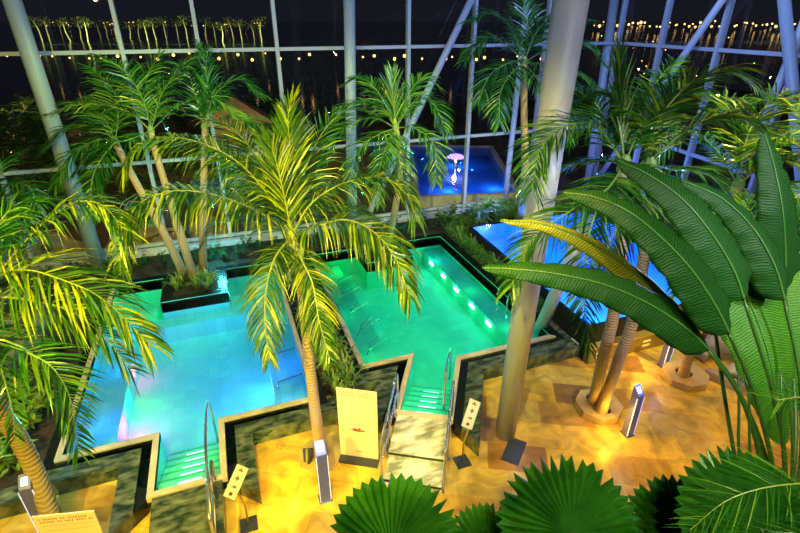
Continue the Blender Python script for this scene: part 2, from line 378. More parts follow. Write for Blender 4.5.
# three palms on the left planting island
Gm = ('rachis_g', 'leaf_g'); Dm = ('rachis_g', 'leaf_d')
g = 'palms on the left island'
b0 = at(190, 277, .3)
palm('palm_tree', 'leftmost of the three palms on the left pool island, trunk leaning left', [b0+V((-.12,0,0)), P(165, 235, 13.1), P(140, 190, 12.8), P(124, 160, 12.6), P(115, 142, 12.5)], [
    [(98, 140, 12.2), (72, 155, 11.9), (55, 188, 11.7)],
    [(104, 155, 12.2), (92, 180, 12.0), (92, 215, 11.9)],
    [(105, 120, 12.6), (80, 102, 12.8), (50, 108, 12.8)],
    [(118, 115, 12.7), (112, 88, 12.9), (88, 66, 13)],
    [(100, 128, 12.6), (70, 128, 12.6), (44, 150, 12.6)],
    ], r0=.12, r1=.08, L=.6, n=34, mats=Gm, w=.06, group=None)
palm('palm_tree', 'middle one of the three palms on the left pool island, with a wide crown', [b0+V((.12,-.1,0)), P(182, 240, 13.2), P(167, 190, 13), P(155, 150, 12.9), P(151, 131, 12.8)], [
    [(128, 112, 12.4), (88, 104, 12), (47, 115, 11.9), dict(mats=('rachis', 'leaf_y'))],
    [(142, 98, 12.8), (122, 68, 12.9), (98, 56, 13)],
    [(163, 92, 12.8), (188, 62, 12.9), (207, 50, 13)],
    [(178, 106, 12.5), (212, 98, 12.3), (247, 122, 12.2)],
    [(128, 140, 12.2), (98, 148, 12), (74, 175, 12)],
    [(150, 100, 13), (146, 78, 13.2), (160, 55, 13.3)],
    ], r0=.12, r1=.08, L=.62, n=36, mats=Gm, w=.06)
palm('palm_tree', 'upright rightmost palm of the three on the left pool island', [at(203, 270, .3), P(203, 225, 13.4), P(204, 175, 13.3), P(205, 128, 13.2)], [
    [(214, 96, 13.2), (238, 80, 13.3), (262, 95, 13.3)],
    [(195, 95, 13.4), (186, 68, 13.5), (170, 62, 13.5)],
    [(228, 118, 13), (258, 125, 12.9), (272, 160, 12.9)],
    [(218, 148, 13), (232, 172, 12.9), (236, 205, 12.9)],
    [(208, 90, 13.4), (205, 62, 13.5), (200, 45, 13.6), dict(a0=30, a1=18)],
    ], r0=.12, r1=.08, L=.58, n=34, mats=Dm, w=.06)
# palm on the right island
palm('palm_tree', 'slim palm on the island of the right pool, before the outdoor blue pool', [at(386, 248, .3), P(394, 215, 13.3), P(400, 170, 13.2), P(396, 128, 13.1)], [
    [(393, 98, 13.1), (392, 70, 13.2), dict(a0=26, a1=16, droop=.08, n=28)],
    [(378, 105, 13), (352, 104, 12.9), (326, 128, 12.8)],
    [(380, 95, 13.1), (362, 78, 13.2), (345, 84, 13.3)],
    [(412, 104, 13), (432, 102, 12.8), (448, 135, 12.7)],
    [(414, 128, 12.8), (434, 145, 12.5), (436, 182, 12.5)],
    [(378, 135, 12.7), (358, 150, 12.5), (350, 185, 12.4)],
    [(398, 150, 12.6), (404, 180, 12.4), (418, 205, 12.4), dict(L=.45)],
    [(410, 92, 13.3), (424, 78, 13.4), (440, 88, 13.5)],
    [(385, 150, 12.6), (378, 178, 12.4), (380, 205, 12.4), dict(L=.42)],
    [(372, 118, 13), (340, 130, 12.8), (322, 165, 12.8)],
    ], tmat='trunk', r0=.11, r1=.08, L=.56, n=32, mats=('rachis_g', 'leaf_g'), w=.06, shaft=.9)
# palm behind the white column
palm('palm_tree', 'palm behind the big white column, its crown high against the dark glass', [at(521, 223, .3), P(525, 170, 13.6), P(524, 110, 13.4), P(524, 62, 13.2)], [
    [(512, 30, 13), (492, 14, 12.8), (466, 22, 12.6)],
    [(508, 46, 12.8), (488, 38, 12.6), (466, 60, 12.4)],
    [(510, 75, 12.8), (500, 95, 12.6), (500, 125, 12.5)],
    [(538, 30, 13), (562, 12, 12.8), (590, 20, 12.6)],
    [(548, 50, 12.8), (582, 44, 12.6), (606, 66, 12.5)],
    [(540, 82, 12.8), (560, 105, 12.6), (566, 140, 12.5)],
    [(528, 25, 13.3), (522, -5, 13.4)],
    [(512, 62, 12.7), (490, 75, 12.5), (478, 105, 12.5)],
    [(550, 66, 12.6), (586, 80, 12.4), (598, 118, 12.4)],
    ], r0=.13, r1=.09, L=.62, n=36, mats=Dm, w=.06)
# right-hand palms in the octagonal planters
palm('palm_tree', 'left palm of the pair sharing one stone planter ring behind the banana leaves', [at(593, 404, 0), P(602, 362, 8.0), P(614, 312, 7.5), P(622, 240, 7.0), P(624, 165, 6.5)], [
    [(598, 128, 6.3), (566, 126, 6.1), (540, 150, 6.0), (532, 190, 6.0), dict(n=54)],
    [(606, 190, 6.0), (572, 210, 5.9), (532, 240, 5.9), (510, 288, 6.0), dict(n=54)],
    [(620, 100, 6.6), (619, 50, 6.7), dict(a0=16, a1=10, L=.45, droop=.05, n=26)],
    [(604, 118, 6.9), (580, 92, 7.2), (550, 84, 7.5)],
    [(645, 120, 6.6), (672, 92, 6.8), (700, 80, 7)],
    [(602, 200, 5.9), (588, 240, 5.8), (584, 300, 5.9), (590, 350, 6), dict(L=.38)],
    [(600, 160, 6.9), (565, 170, 7.3), (530, 195, 7.6)],
    [(640, 190, 6.6), (665, 215, 6.7), (672, 260, 6.8)],
    ], r0=.1, r1=.08, L=.52, n=46, mats=Gm, w=.04)
palm('palm_tree', 'right palm of the pair sharing one stone ring, with glowing yellow upper fronds', [at(600, 414, 0), P(618, 362, 8.1), P(633, 320, 7.7), P(646, 240, 7.2), P(650, 165, 6.8)], [
    [(658, 122, 6.6), (690, 84, 6.4), (728, 72, 6.3), (762, 92, 6.3), dict(n=58, mats=Ym, L=.5)],
    [(676, 138, 6.4), (712, 118, 6.2), (748, 122, 6.1), (770, 150, 6.1), dict(n=54, mats=Ym, L=.5)],
    [(636, 120, 6.7), (610, 96, 6.8), (580, 100, 7)],
    [(672, 170, 6.2), (708, 175, 6.0), (735, 205, 6.0)],
    [(648, 115, 7), (655, 85, 7.3), (675, 60, 7.5)],
    [(632, 200, 6.3), (612, 240, 6.2), (606, 290, 6.3)],
    [(690, 190, 7), (730, 235, 7.2), (745, 280, 7.4)],
    ], r0=.1, r1=.08, L=.5, n=48, mats=Gm, w=.04)
palm('palm_tree', 'palm in the far octagonal planter, hidden mostly behind the banana plant', [at(682, 378, 0), P(700, 320, 8.8), P(722, 250, 8.3), P(738, 185, 7.9)], [
    [(712, 145, 7.6), (680, 132, 7.4), (655, 158, 7.3)],
    [(750, 130, 7.7), (780, 95, 7.6), (812, 110, 7.5), dict(mats=Ym)],
    [(765, 165, 7.5), (795, 165, 7.3), (815, 205, 7.3), dict(mats=Ym)],
    [(735, 130, 8.0), (722, 100, 8.2), (690, 92, 8.4)],
    [(765, 205, 7.4), (785, 250, 7.3), (790, 305, 7.4)],
    [(712, 205, 7.4), (690, 240, 7.3), (680, 290, 7.4)],
    [(760, 150, 8.2), (800, 130, 8.5), (830, 160, 8.7)],
    ], r0=.1, r1=.08, L=.52, n=42, mats=Gm, w=.045)
palm('palm_tree', 'palm at the right edge of the photo, fronds reaching in beside the large banana leaf', [at(800, 345, 0), P(815, 300, 8.2), P(832, 235, 7.6), P(838, 180, 7.3)], [
    [(808, 150, 7), (775, 138, 6.8), (748, 160, 6.7), dict(mats=Ym)],
    [(812, 190, 6.8), (785, 205, 6.6), (765, 240, 6.6)],
    [(820, 230, 6.6), (795, 275, 6.5), (785, 330, 6.5)],
    [(815, 140, 7.3), (790, 105, 7.4), (760, 100, 7.5), dict(mats=Ym)],
    ], r0=.1, r1=.08, L=.5, n=42, mats=Gm, w=.045)
# small palm far left
palm('palm_tree', 'low blue-green palm by the glass at the left edge of the photo', [at(-14, 300, .28), P(-14, 260, 12.3), P(-12, 212, 12)], [
    [(8, 185, 11.8), (30, 188, 11.6), (40, 215, 11.6)],
    [(2, 198, 11.6), (22, 215, 11.4), (30, 240, 11.4)],
    [(-5, 180, 12), (5, 160, 12.2), (25, 150, 12.3)],
    [(0, 222, 11.4), (12, 245, 11.3)],
    [(-30, 190, 12), (-50, 210, 12)],
    ], r0=.11, r1=.08, L=.5, n=30, mats=Dm, w=.06)

# foreground feather frond at bottom right
r_ = thing('palm_tree', P(880, 640, 3.6), 'young feather palm whose thin pale leaflets cross the bottom right corner', 'palm')
MB().tube([P(880, 640, 3.6), P(868, 560, 3.3), P(858, 505, 3.1)], [.05, .04, .03], 8).build('stem', 'rachis_g', r_, smooth=True)
for c in ([(858, 505, 3.1), (820, 486, 2.9), (775, 486, 2.8), (728, 500, 2.8), (690, 530, 2.85)], [(858, 505, 3.1), (858, 400, 3.0), (835, 320, 2.95), (812, 290, 2.95)], [(858, 505, 3.1), (850, 440, 3.0), (815, 400, 2.9), (775, 400, 2.9)], [(858, 505, 3.1), (840, 540, 2.8), (800, 560, 2.8), (750, 590, 2.9)]):
    frond([P(*q) for q in c], r_, L=.3, n=34, mats=('rachis', 'leaf_g'), w=.012, droop=.15, r=.008)

# ---------------------------------------------------------------- banana
def banana_leaf(ctrl, W, mt, root, fold=.3, nref=None, flat=.0, tear=0, tipw=.05, ruffle=.012, end=1.0):
    NU, NV = 60, 6
    pts, tot = resample(catmull([P(*q) for q in ctrl], 60), NU)
    nref = nref or (-fw*.8 + Z*.5).normalized()
    def side(thick):
        vs = []; uvs = []
        for i in range(NU+1):
            T = (pts[min(i+1, NU)]-pts[max(i-1, 0)]).normalized(); S = T.cross(nref).normalized(); N = S.cross(T)
            t = i/NU; prof = min(1, (t/.1)**.5 if t > 0 else 0)*((1-t)**.5 if t < 1 else 0)*min(1, .75+t); w = W*.5*max(prof, .02)
            for j in range(-NV, NV+1):
                q = j/NV; ru = ruffle*math.sin(t*43+q*3)*abs(q)**2 + ruffle*.6*math.sin(t*97+j)*abs(q)**3
                p = pts[i] + S*(w*q*math.cos(fold*abs(q))) - N*(w*abs(q)*math.sin(fold)*abs(q)) + N*ru + N*thick
                if tear and abs(q) > .8: p = p - S*(q*w*.12*max(0, math.sin(t*tear+q)) )
                vs.append(p); uvs.append((t*tot, abs(q)*w))
        return vs, uvs
    k = 2*NV+1
    a, ua = side(.0015)
    mb = MB(); mb.add(a, [(i*k+j, (i+1)*k+j, (i+1)*k+j+1, i*k+j+1) for i in range(NU) for j in range(k-1)])
    mb.uv = ua
    o = mb.build('leaf_blade', mt, root, smooth=True)
    sm = o.modifiers.new('thick', 'SOLIDIFY'); sm.thickness = .003; sm.offset = 0
    mid = MB().tube([p + (-fw*.3+Z*.3)*.012 for p in pts], [.010*(1-.7*i/NU)+.002 for i in range(NU+1)], 6)
    mid.build('midrib', 'midrib', o, smooth=True)
    return o
bb = V((P(772, 560, 4.2).x, P(772, 560, 4.2).y, 0))
ban = thing('banana_plant', bb, 'large banana plant at the right with broad arching paddle leaves', 'plant')
hub = P(772, 575, 4.2)
MB().tube([bb, V((bb.x, bb.y, 2)), P(772, 640, 4.2), hub], [.2, .17, .14, .1], 12).build('pseudostem', 'rachis_g', ban, smooth=True)
leaves = [  # base to tip
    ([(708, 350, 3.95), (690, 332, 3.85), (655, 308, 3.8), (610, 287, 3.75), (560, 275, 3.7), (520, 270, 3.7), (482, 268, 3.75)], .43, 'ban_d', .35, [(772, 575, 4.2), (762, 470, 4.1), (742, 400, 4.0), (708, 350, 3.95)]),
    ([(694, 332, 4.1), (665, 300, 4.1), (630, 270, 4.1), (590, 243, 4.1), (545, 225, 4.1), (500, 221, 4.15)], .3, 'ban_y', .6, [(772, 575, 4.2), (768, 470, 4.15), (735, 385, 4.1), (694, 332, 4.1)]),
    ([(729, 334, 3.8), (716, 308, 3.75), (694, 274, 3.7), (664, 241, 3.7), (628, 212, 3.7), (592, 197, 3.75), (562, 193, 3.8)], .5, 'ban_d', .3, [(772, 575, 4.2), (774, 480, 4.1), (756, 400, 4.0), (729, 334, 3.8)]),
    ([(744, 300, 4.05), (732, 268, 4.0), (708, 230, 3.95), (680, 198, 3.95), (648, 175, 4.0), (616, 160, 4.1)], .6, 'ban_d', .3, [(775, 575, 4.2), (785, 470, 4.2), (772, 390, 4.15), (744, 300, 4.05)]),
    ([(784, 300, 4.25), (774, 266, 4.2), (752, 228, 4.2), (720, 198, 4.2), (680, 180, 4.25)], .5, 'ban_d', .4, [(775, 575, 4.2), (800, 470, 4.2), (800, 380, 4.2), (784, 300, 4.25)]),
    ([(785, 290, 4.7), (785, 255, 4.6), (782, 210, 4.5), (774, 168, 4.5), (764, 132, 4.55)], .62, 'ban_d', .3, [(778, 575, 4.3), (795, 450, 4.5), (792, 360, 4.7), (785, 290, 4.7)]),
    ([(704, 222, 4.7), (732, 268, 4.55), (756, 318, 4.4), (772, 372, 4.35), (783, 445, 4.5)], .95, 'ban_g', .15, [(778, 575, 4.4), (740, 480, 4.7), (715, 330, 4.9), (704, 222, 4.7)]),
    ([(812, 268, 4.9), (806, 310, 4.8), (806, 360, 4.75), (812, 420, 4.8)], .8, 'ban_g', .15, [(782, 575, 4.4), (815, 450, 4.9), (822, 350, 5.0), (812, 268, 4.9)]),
]
for ctrl, W, mt, fold, pet in leaves:
    lf = banana_leaf(ctrl, W, mt, ban, fold=fold)
    MB().tube(catmull([P(*q) for q in pet], 20), [.024-.011*i/20 for i in range(21)], 8).build('petiole', 'petiole', ban, smooth=True)
for px in (742, 752, 784, 792):
    MB().tube(catmull([P(775, 575, 4.1), P(px, 480, 4.0), P(px-3, 400, 4.0), P(px-8+U(-6, 6), 370, 4.05)], 12), [.017-.01*i/12 for i in range(13)], 8).build('petiole', 'petiole', ban, smooth=True)

# ---------------------------------------------------------------- fan palms
def fan(hubp, dirp, Rr, n, root, petb, span=310, npl=36, cup=.18, mt='fan', seed=0):
    hubv = P(*hubp); upv = (P(*dirp) - hubv); 
    Nn = V(n).normalized(); upv = (upv - Nn*upv.dot(Nn)).normalized(); sd = upv.cross(Nn)
    mb = MB(); rings = (0.03, .22, .42, .6, .77)
    vs = []; K = npl*2+1
    for i in range(K):
        a = math.radians(-span/2 + span*i/(K-1)); d = upv*math.cos(a) + sd*math.sin(a); ridge = (i % 2 == 0)
        edge = 1-.1*(abs(a)/math.pi)**2
        for q in rings:
            rr = Rr*q*edge
            vs.append(hubv + d*rr + Nn*((.5 if ridge else -.5)*rr*.12 - cup*rr*rr/Rr + .012*math.sin(a*5+seed)*q))
        rr = Rr*edge*(1.03 if ridge else (.93 if R() > .2 else .8))*U(.98, 1.015)
        vs.append(hubv + d*rr + Nn*((.5 if ridge else -.5)*rr*.03 - cup*rr*1.15))
    k = 6
    mb.add(vs, [(i*k+j, i*k+j+1, (i+1)*k+j+1, (i+1)*k+j) for i in range(K-1) for j in range(k-1)])
    o = mb.build('fan_leaf', mt, root)
    s = o.modifiers.new('thick', 'SOLIDIFY'); s.thickness = .002
    ph = petb; mid_ = hubv.lerp(ph, .5) + Z*.08
    MB().tube(catmull([ph, mid_, hubv], 12), [.016-.006*i/12 for i in range(13)], 6).build('petiole', 'rachis_g', root, smooth=True)
nc = (-fw*.75 + Z*.55)
def fanpalm(label, crown, specs):
    base = V((crown.x, crown.y, 0)); root = thing('fan_palm', base, label, 'palm')
    MB().tube([base, base.lerp(crown, .5), crown], [.11, .09, .07], 10).build('trunk', 'trunk_g', root, smooth=True)
    for i, (h, d, r, n, mt) in enumerate(specs): fan(h, d, r, n, root, crown, mt=mt, seed=i*1.7)
fanpalm('fan palm with a wide pleated leaf at the bottom centre of the photo', P(430, 700, 3.8), [
    ((392, 553, 3.45), (386, 482, 3.5), .52, nc+rt*-.15, 'fan'), ((492, 560, 3.6), (486, 508, 3.7), .38, nc+rt*.2, 'fan'), ((440, 600, 3.6), (450, 560, 3.7), .42, nc, 'fan')])
fanpalm('fan palm with a bright round pleated leaf just right of the bottom centre', P(640, 680, 3.8), [
    ((572, 534, 3.3), (570, 455, 3.35), .5, nc+rt*-.1, 'fan'), ((686, 540, 3.45), (668, 482, 3.5), .42, nc+rt*-.15, 'fan'), ((640, 575, 3.5), (640, 530, 3.6), .4, nc, 'fan')])
fanpalm('fan palm with a dark toothed leaf in the bottom right corner', P(800, 690, 3.5), [
    ((762, 530, 3.0), (752, 452, 3.1), .49, nc+rt*.1, 'fan'), ((850, 570, 3.2), (830, 500, 3.3), .45, nc, 'fan')])

# ---------------------------------------------------------------- pools, floor
def offset(poly, d):
    n = len(poly); out = []
    for i in range(n):
        p0, p1, p2 = V(poly[i-1]), V(poly[i]), V(poly[(i+1) % n])
        a = (p1-p0).normalized(); b = (p2-p1).normalized(); na = V((a.y, -a.x)); nb = V((b.y, -b.x))
        m = (na+nb); m = m/ (m.dot(na)) if abs(m.dot(na)) > 1e-5 else na
        out.append(tuple(p1 + m*d))
    return out
PA = [(-3.39,7.68),(-1.85,7.68),(-1.85,6.35),(-.85,6.35),(-.85,7.68),(.92,7.68),(.92,14.1),(-.45,14.1),(-.45,12.65),(-2.17,12.65),(-2.17,14.1),(-3.39,14.1)]
PB = [(2.2,8.3),(3.37,8.3),(2.45,6.72),(3.25,6.27),(4.2,7.87),(6.65,7.87),(6.65,14.2),(5.2,14.2),(5.2,13.05),(3.65,13.05),(3.65,14.2),(2.2,14.2)]
def strip(poly, d0, d1, z0, z1, skip=()):
    a, b = offset(poly, d0), offset(poly, d1); mb = MB(); n = len(poly)
    for i in range(n):
        if i in skip: continue
        j = (i+1) % n; q = [a[i], a[j], b[j], b[i]]
        mb.add([(*p, z0) for p in q] + [(*p, z1) for p in q], [(0,1,2,3), (7,6,5,4), (0,4,5,1), (2,6,7,3), (1,5,6,2), (3,7,4,0)])
    return mb
def basin(poly, zt, zb, mt, root):
    mb = MB(); n = len(poly)
    mb.add([(*p, zb) for p in poly], [tuple(range(n))])
    mb.add([(*p, zb) for p in poly] + [(*p, zt) for p in poly], [(i, n+i, n+(i+1)%n, (i+1)%n) for i in range(n)])
    return mb.build('basin', mt, root)
def waterplane(poly, z, mt, root):
    bm = bmesh.new(); f = bm.faces.new([bm.verts.new((*p, z)) for p in poly]); bmesh.ops.triangulate(bm, faces=[f])
    me = bpy.data.meshes.new('water'); bm.to_mesh(me); me.materials.append(M[mt]); o = bpy.data.objects.new('water', me); C.objects.link(o)
    o.location = -root.location; o.parent = root; return o
ZW, ZC, ZB = .27, .32, -.65
def pool(label, poly, endi, ledge, lw, bm_='basin'):
    root = thing('swimming_pool', (poly[0][0], poly[0][1], 0), label, 'pool')
    basin(poly, ZC-.01, ZB, bm_, root)
    sk = (6, 7, 8, 9, 10) + (() if 5 in ledge else (5,))
    bevel(strip(poly, 0, .11, .2, ZC, sk).build('coping', 'coping', root), .01)
    strip(poly, .0, .28, -.02, ZC-.03, [i for i in range(12) if i not in sk]).build('gutter_edge', 'black', root)
    strip(poly, .11, .28, -.02, ZC-.05, sk + (endi,)).build('gutter', 'black', root)
    for run in ((0, 1), (3, 4) + (() if 5 in ledge else (5,))):
        strip(poly, .28, .28+lw, 0, ZC-.02, [i for i in range(12) if i not in run]).build('marble_ledge', 'marble', root)
    waterplane(poly, ZW, 'water', root)
    return root
poolA = pool('left turquoise swimming pool with pink and green underwater light', PA, 2, (2, 5, 6, 7, 8, 9, 10, 11), .3)
poolB = pool('right emerald green swimming pool with a row of white lamps along one side', PB, 2, (2, 6, 7, 8, 9, 10, 11), .34, 'basin_g')
# benches, steps
def part_box(root, name, a, b, m):
    return MB().box(a, b).build(name, m, root)
part_box(poolA, 'bench', (-3.38, 7.7, ZB), (-2.72, 12.6, -.1), 'basin'); part_box(poolA, 'bench', (-2.7, 12.15, ZB), (.24, 12.63, -.2), 'basin')
part_box(poolA, 'bench', (.25, 7.7, ZB), (.91, 14.0, -.1), 'basin')
part_box(poolB, 'bench', (2.21, 8.32, ZB), (2.98, 14.1, -.15), 'basin_g'); part_box(poolB, 'bench', (5.98, 7.9, ZB), (6.64, 14.1, -.1), 'basin_g')
for i in range(5):
    y0 = 6.36 + i*.3
    part_box(poolA, 'step', (-1.84, y0, ZB), (-.86, y0+.3, .16-.15*i), 'basin')
    MB().box((-1.53, y0+.12, .161-.15*i), (-1.17, y0+.17, .168-.15*i)).build('step_lamp', 'lampdisc', poolA)
    MB().box((-1.84, y0+.255, .161-.15*i), (-.86, y0+.3, .166-.15*i)).build('nosing', 'nosing', poolA)
dB = V((.5, .866, 0)); nB = V((.866, -.5, 0)); eB = V((2.85, 6.495, 0))
for i in range(5):
    c = eB + dB*(.16+.3*i); zt = .16-.13*i
    MB().obox(c + Z*((zt+ZB)/2), nB*.455, dB*.15, Z*((zt-ZB)/2)).build('step', 'basin_g', poolB)
    MB().obox(c - dB*.02 + Z*(zt+.004), nB*.17, dB*.025, Z*.003).build('step_lamp', 'lampdisc', poolB)
    MB().obox(c + dB*.125 + Z*(zt+.003), nB*.455, dB*.022, Z*.003).build('nosing', 'nosing', poolB)
for y in (13.34, 12.4, 11.46, 10.46, 9.5): 
    l_ = MB().obox((5.965, y, -.24), (.014,0,0), (0,.13,0), (0,0,.04)).build('pool_lamp', 'lampwhite', poolB); bevel(l_, .02)
for y in (9.35, 10.15, 11.06, 11.97, 12.7):
    mb = MB(); mb.tube([(2.45, y-.35, .0), (2.5, y-.35, .12), (3.1, y+.05, .12), (3.15, y+.05, .0)], .018, 6)
    mb.tube([(2.6, y-.1, 0), (2.62, y-.1, .12), (3.0, y+.2, .12)], .018, 6); mb.build('underwater_rail', 'steel', poolB)
for y in (8.6, 9.6, 10.7):
    MB().tube([(.35, y, -.1), (.35, y, .1), (.85, y+.1, .1), (.9, y+.1, .1)], .018, 6).build('underwater_rail', 'steel', poolA)

def holed(name, outer, holes, z, mt):
    bm = bmesh.new()
    for lp in [outer]+holes:
        vv = [bm.verts.new((*p, z)) for p in lp]
        for i in range(len(vv)): bm.edges.new((vv[i], vv[(i+1) % len(vv)]))
    bmesh.ops.triangle_fill(bm, edges=bm.edges[:], use_beauty=True, normal=(0,0,1))
    me = bpy.data.meshes.new(name); bm.to_mesh(me); me.materials.append(M[mt]); o = bpy.data.objects.new(name, me); C.objects.link(o); return o
TUB = [(7.05,7.12),(12.0,7.12),(12.0,13.35),(7.3,13.35)]
struct(holed('floor', [(-14,-3),(16,-3),(16,16.3),(-14,16.3)], [offset(PA,.06), offset(PB,.06)], 0, 'tiles'), 'polished yellow and brown sandstone deck')
# landings of the two stairs
s = thing('entry_steps', (2.2, 5.9, 0), 'two marble steps climbing to the right pool between steel handrails', 'steps')
c1 = eB - dB*.12
MB().obox(c1 - dB*.46 + Z*.15, nB*.49, dB*.46, Z*.15).build('landing', 'marble_l' if 'marble_l' in M else 'marble', s)
MB().obox(c1 - dB*1.14 + Z*.075, nB*.49, dB*.22, Z*.075).build('step', 'marble_l', s)
MB().obox(c1 - dB*.925 + Z*.27, nB*.49, dB*.006, Z*.02).build('step_edge', 'black', s)
MB().obox(c1 - dB*1.365 + Z*.12, nB*.49, dB*.006, Z*.02).build('step_edge', 'black', s)
s = thing('entry_steps', (-1.35, 5.8, 0), 'dark green marble landing at the stairs of the left pool', 'steps')
MB().box((-1.87, 5.35, 0), (-.83, 6.22, .3)).build('landing', 'marble', s)
MB().box((-1.87, 4.95, 0), (-.83, 5.345, .15)).build('step', 'marble', s)
# soil beds
def bed(name, label, rects, h=.27):
    mb = MB()
    for x0, y0, x1, y1 in rects: mb.box((x0, y0, .002), (x1, y1, h))
    return tag(mb.build(name, 'soil', loc=(rects[0][0], rects[0][1], 0)), label, 'soil', kind='stuff')
bed('bed_soil', 'dark soil of the planting bed left of the left pool', [(-14, 7.25, -3.68, 14.38)])
bed('bed_soil', 'dark soil of the long planting bed along the foot of the glass wall', [(-14, 14.39, 14.2, 15.95)])
bed('bed_soil', 'dark soil of the island in the left pool', [(-1.88, 12.94, -.74, 14.38)])
bed('bed_soil', 'dark soil of the island in the right pool', [(3.94, 13.34, 4.91, 14.38)])
bed('bed_soil', 'dark soil of the bed between the two pools', [(1.21, 7.95, 1.91, 14.38), (1.35, 7.6, 1.95, 7.94)])
bed('bed_soil', 'dark soil of the strip between the right pool and the raised blue pool', [(6.94, 7.95, 7.04, 14.38), (7.04, 13.4, 14.2, 14.38)])
bed('bed_soil', 'dark soil of the bed behind the boulders at the right', [(12.05, 7.0, 14.0, 13.38)])
# ledges joining pools: front marble slab between bed and deck, window ledge
tag(bevel(MB().box((-14, 15.96, 0), (14.4, 16.2, .45)).build('stone_ledge', 'column', loc=(0, 16.1, 0)), .01), 'long pale stone ledge below the glass wall', 'ledge')
tag(bevel(MB().box((1.23, 7.25, .0), (1.85, 7.55, .3)).build('marble_slab', 'marble', loc=(1.5, 7.4, 0)), .01), 'green marble slab closing the bed between the pools, behind the poster', 'slab')
tag(bevel(MB().box((-14, 6.9, 0), (-3.7, 7.24, .3)).build('marble_slab', 'marble', loc=(-5, 7, 0)), .01), 'marble kerb of the planting bed at the left edge', 'slab')

# raised blue pool
tub = thing('hot_tub', (7.05, 7.12, 0), 'raised square pool of bright blue water with black tiled walls and an emblem', 'pool')
strip(TUB, -.07, 0, .0, .9).build('tiled_wall', 'blacktile', tub)
ti = offset(TUB, -.071); basin(ti, .88, .3, 'basin_b', tub); waterplane(offset(TUB, -.02) , .905, 'water_b', tub)
bt = offset(TUB, -.35)
MB().box((7.6, 7.2, .305), (11.5, 7.9, .55)).build('bench', 'basin_b', tub)
MB().box((7.07, 6.93, 0), (12.0, 7.11, .42)).build('plinth', 'goldpanel', tub)
MB().box((7.05, 6.91, .4), (12.0, 7.11, .44)).build('ledge_strip', 'brass', tub)
for x in (7.35, 7.95, 8.7, 9.55):
    for z in (.12, .24):
        MB().box((x-.11, 6.915, z), (x+.11, 6.932, z+.045)).build('vent', 'vent', tub)
mb = MB()
for k in range(7):
    a = math.radians(-75+25*k); d = V((math.sin(a), 0, math.cos(a))); s_ = V((math.cos(a), 0, -math.sin(a)))
    c = V((7.72, 7.1, .6)); mb.add([c, c+d*.07+s_*.025, c+d*.14, c+d*.07-s_*.025], [(0,1,2,3)])
mb.box((7.66, 7.095, .56), (7.78, 7.105, .575)); mb.build('emblem', 'brass', tub)
# white towel grilles on the side
for z in (.15, .28):
    MB().box((7.035, 7.3, z), (7.048, 7.55, z+.06)).build('vent', 'vent', tub)

# ---------------------------------------------------------------- rails
def rail(label, paths, posts):
    root = thing('handrail', paths[0][0], label, 'handrail')
    for p in paths: MB().tube(catmull(p, 30), .024, 8).build('rail_tube', 'steel', root, smooth=True)
    for p in posts:
        MB().tube([p, (p[0], p[1], p[3] if len(p) > 3 else .9)][:0] or [V(p[:3]), V((p[0], p[1], p[3]))], .022, 8).build('post', 'steel', root, smooth=True)
        MB().tube([V(p[:3]), V(p[:3])+Z*.015], .055, 12).build('flange', 'steel', root)
    return root
def Bp(t, s, z): q = eB + dB*t + nB*s; return (q.x, q.y, z)
for s_, nm in ((-.52, 'left handrail of the right pool stairs'), (.52, 'right handrail of the right pool stairs, the one ending in the water')):
    top = .95
    rail(nm, [[Bp(-1.45, s_, .0), Bp(-1.45, s_, .5), Bp(-1.42, s_, .85), Bp(-1.3, s_, .95), Bp(-.2, s_, 1.15), Bp(.0, s_, 1.12), Bp(.02, s_, .7), Bp(.0, s_, .33)],
              [Bp(-1.37, s_, .5), Bp(-.7, s_, .62), Bp(.0, s_, .75)]], [Bp(-.75, s_, 0)+(1.05,)])
rail('long handrail sloping down into the right pool beside its stairs', [[Bp(.15, .36, .33), Bp(.15, .36, 1.0), Bp(.3, .36, 1.15), Bp(1.2, .36, .9), Bp(1.75, .36, .55), Bp(1.85, .36, .1), Bp(1.85, .36, -.35)]], [])
rail('tall double handrail at the stairs of the left pool', [[(-.93, 5.0, 0), (-.93, 5.0, .8), (-.93, 5.1, 1.0), (-.93, 6.2, 1.2), (-.93, 7.3, 1.0), (-.93, 7.6, .7), (-.93, 7.62, -.2)],
     [(-.93, 5.0, .5), (-.93, 6.2, .75), (-.93, 6.25, .32)]], [(-.93, 5.7, .3, 1.1)])
rail('curved steel ladder rail at the right edge of the right pool', [[(6.2, 9.05, .1), (6.2, 9.05, .8), (6.4, 9.0, 1.0), (6.8, 8.95, .9), (6.8, 8.95, .3)], [(6.2, 9.5, .1), (6.2, 9.5, .8), (6.4, 9.45, 1.0), (6.8, 9.4, .9), (6.8, 9.4, .3)]], [])

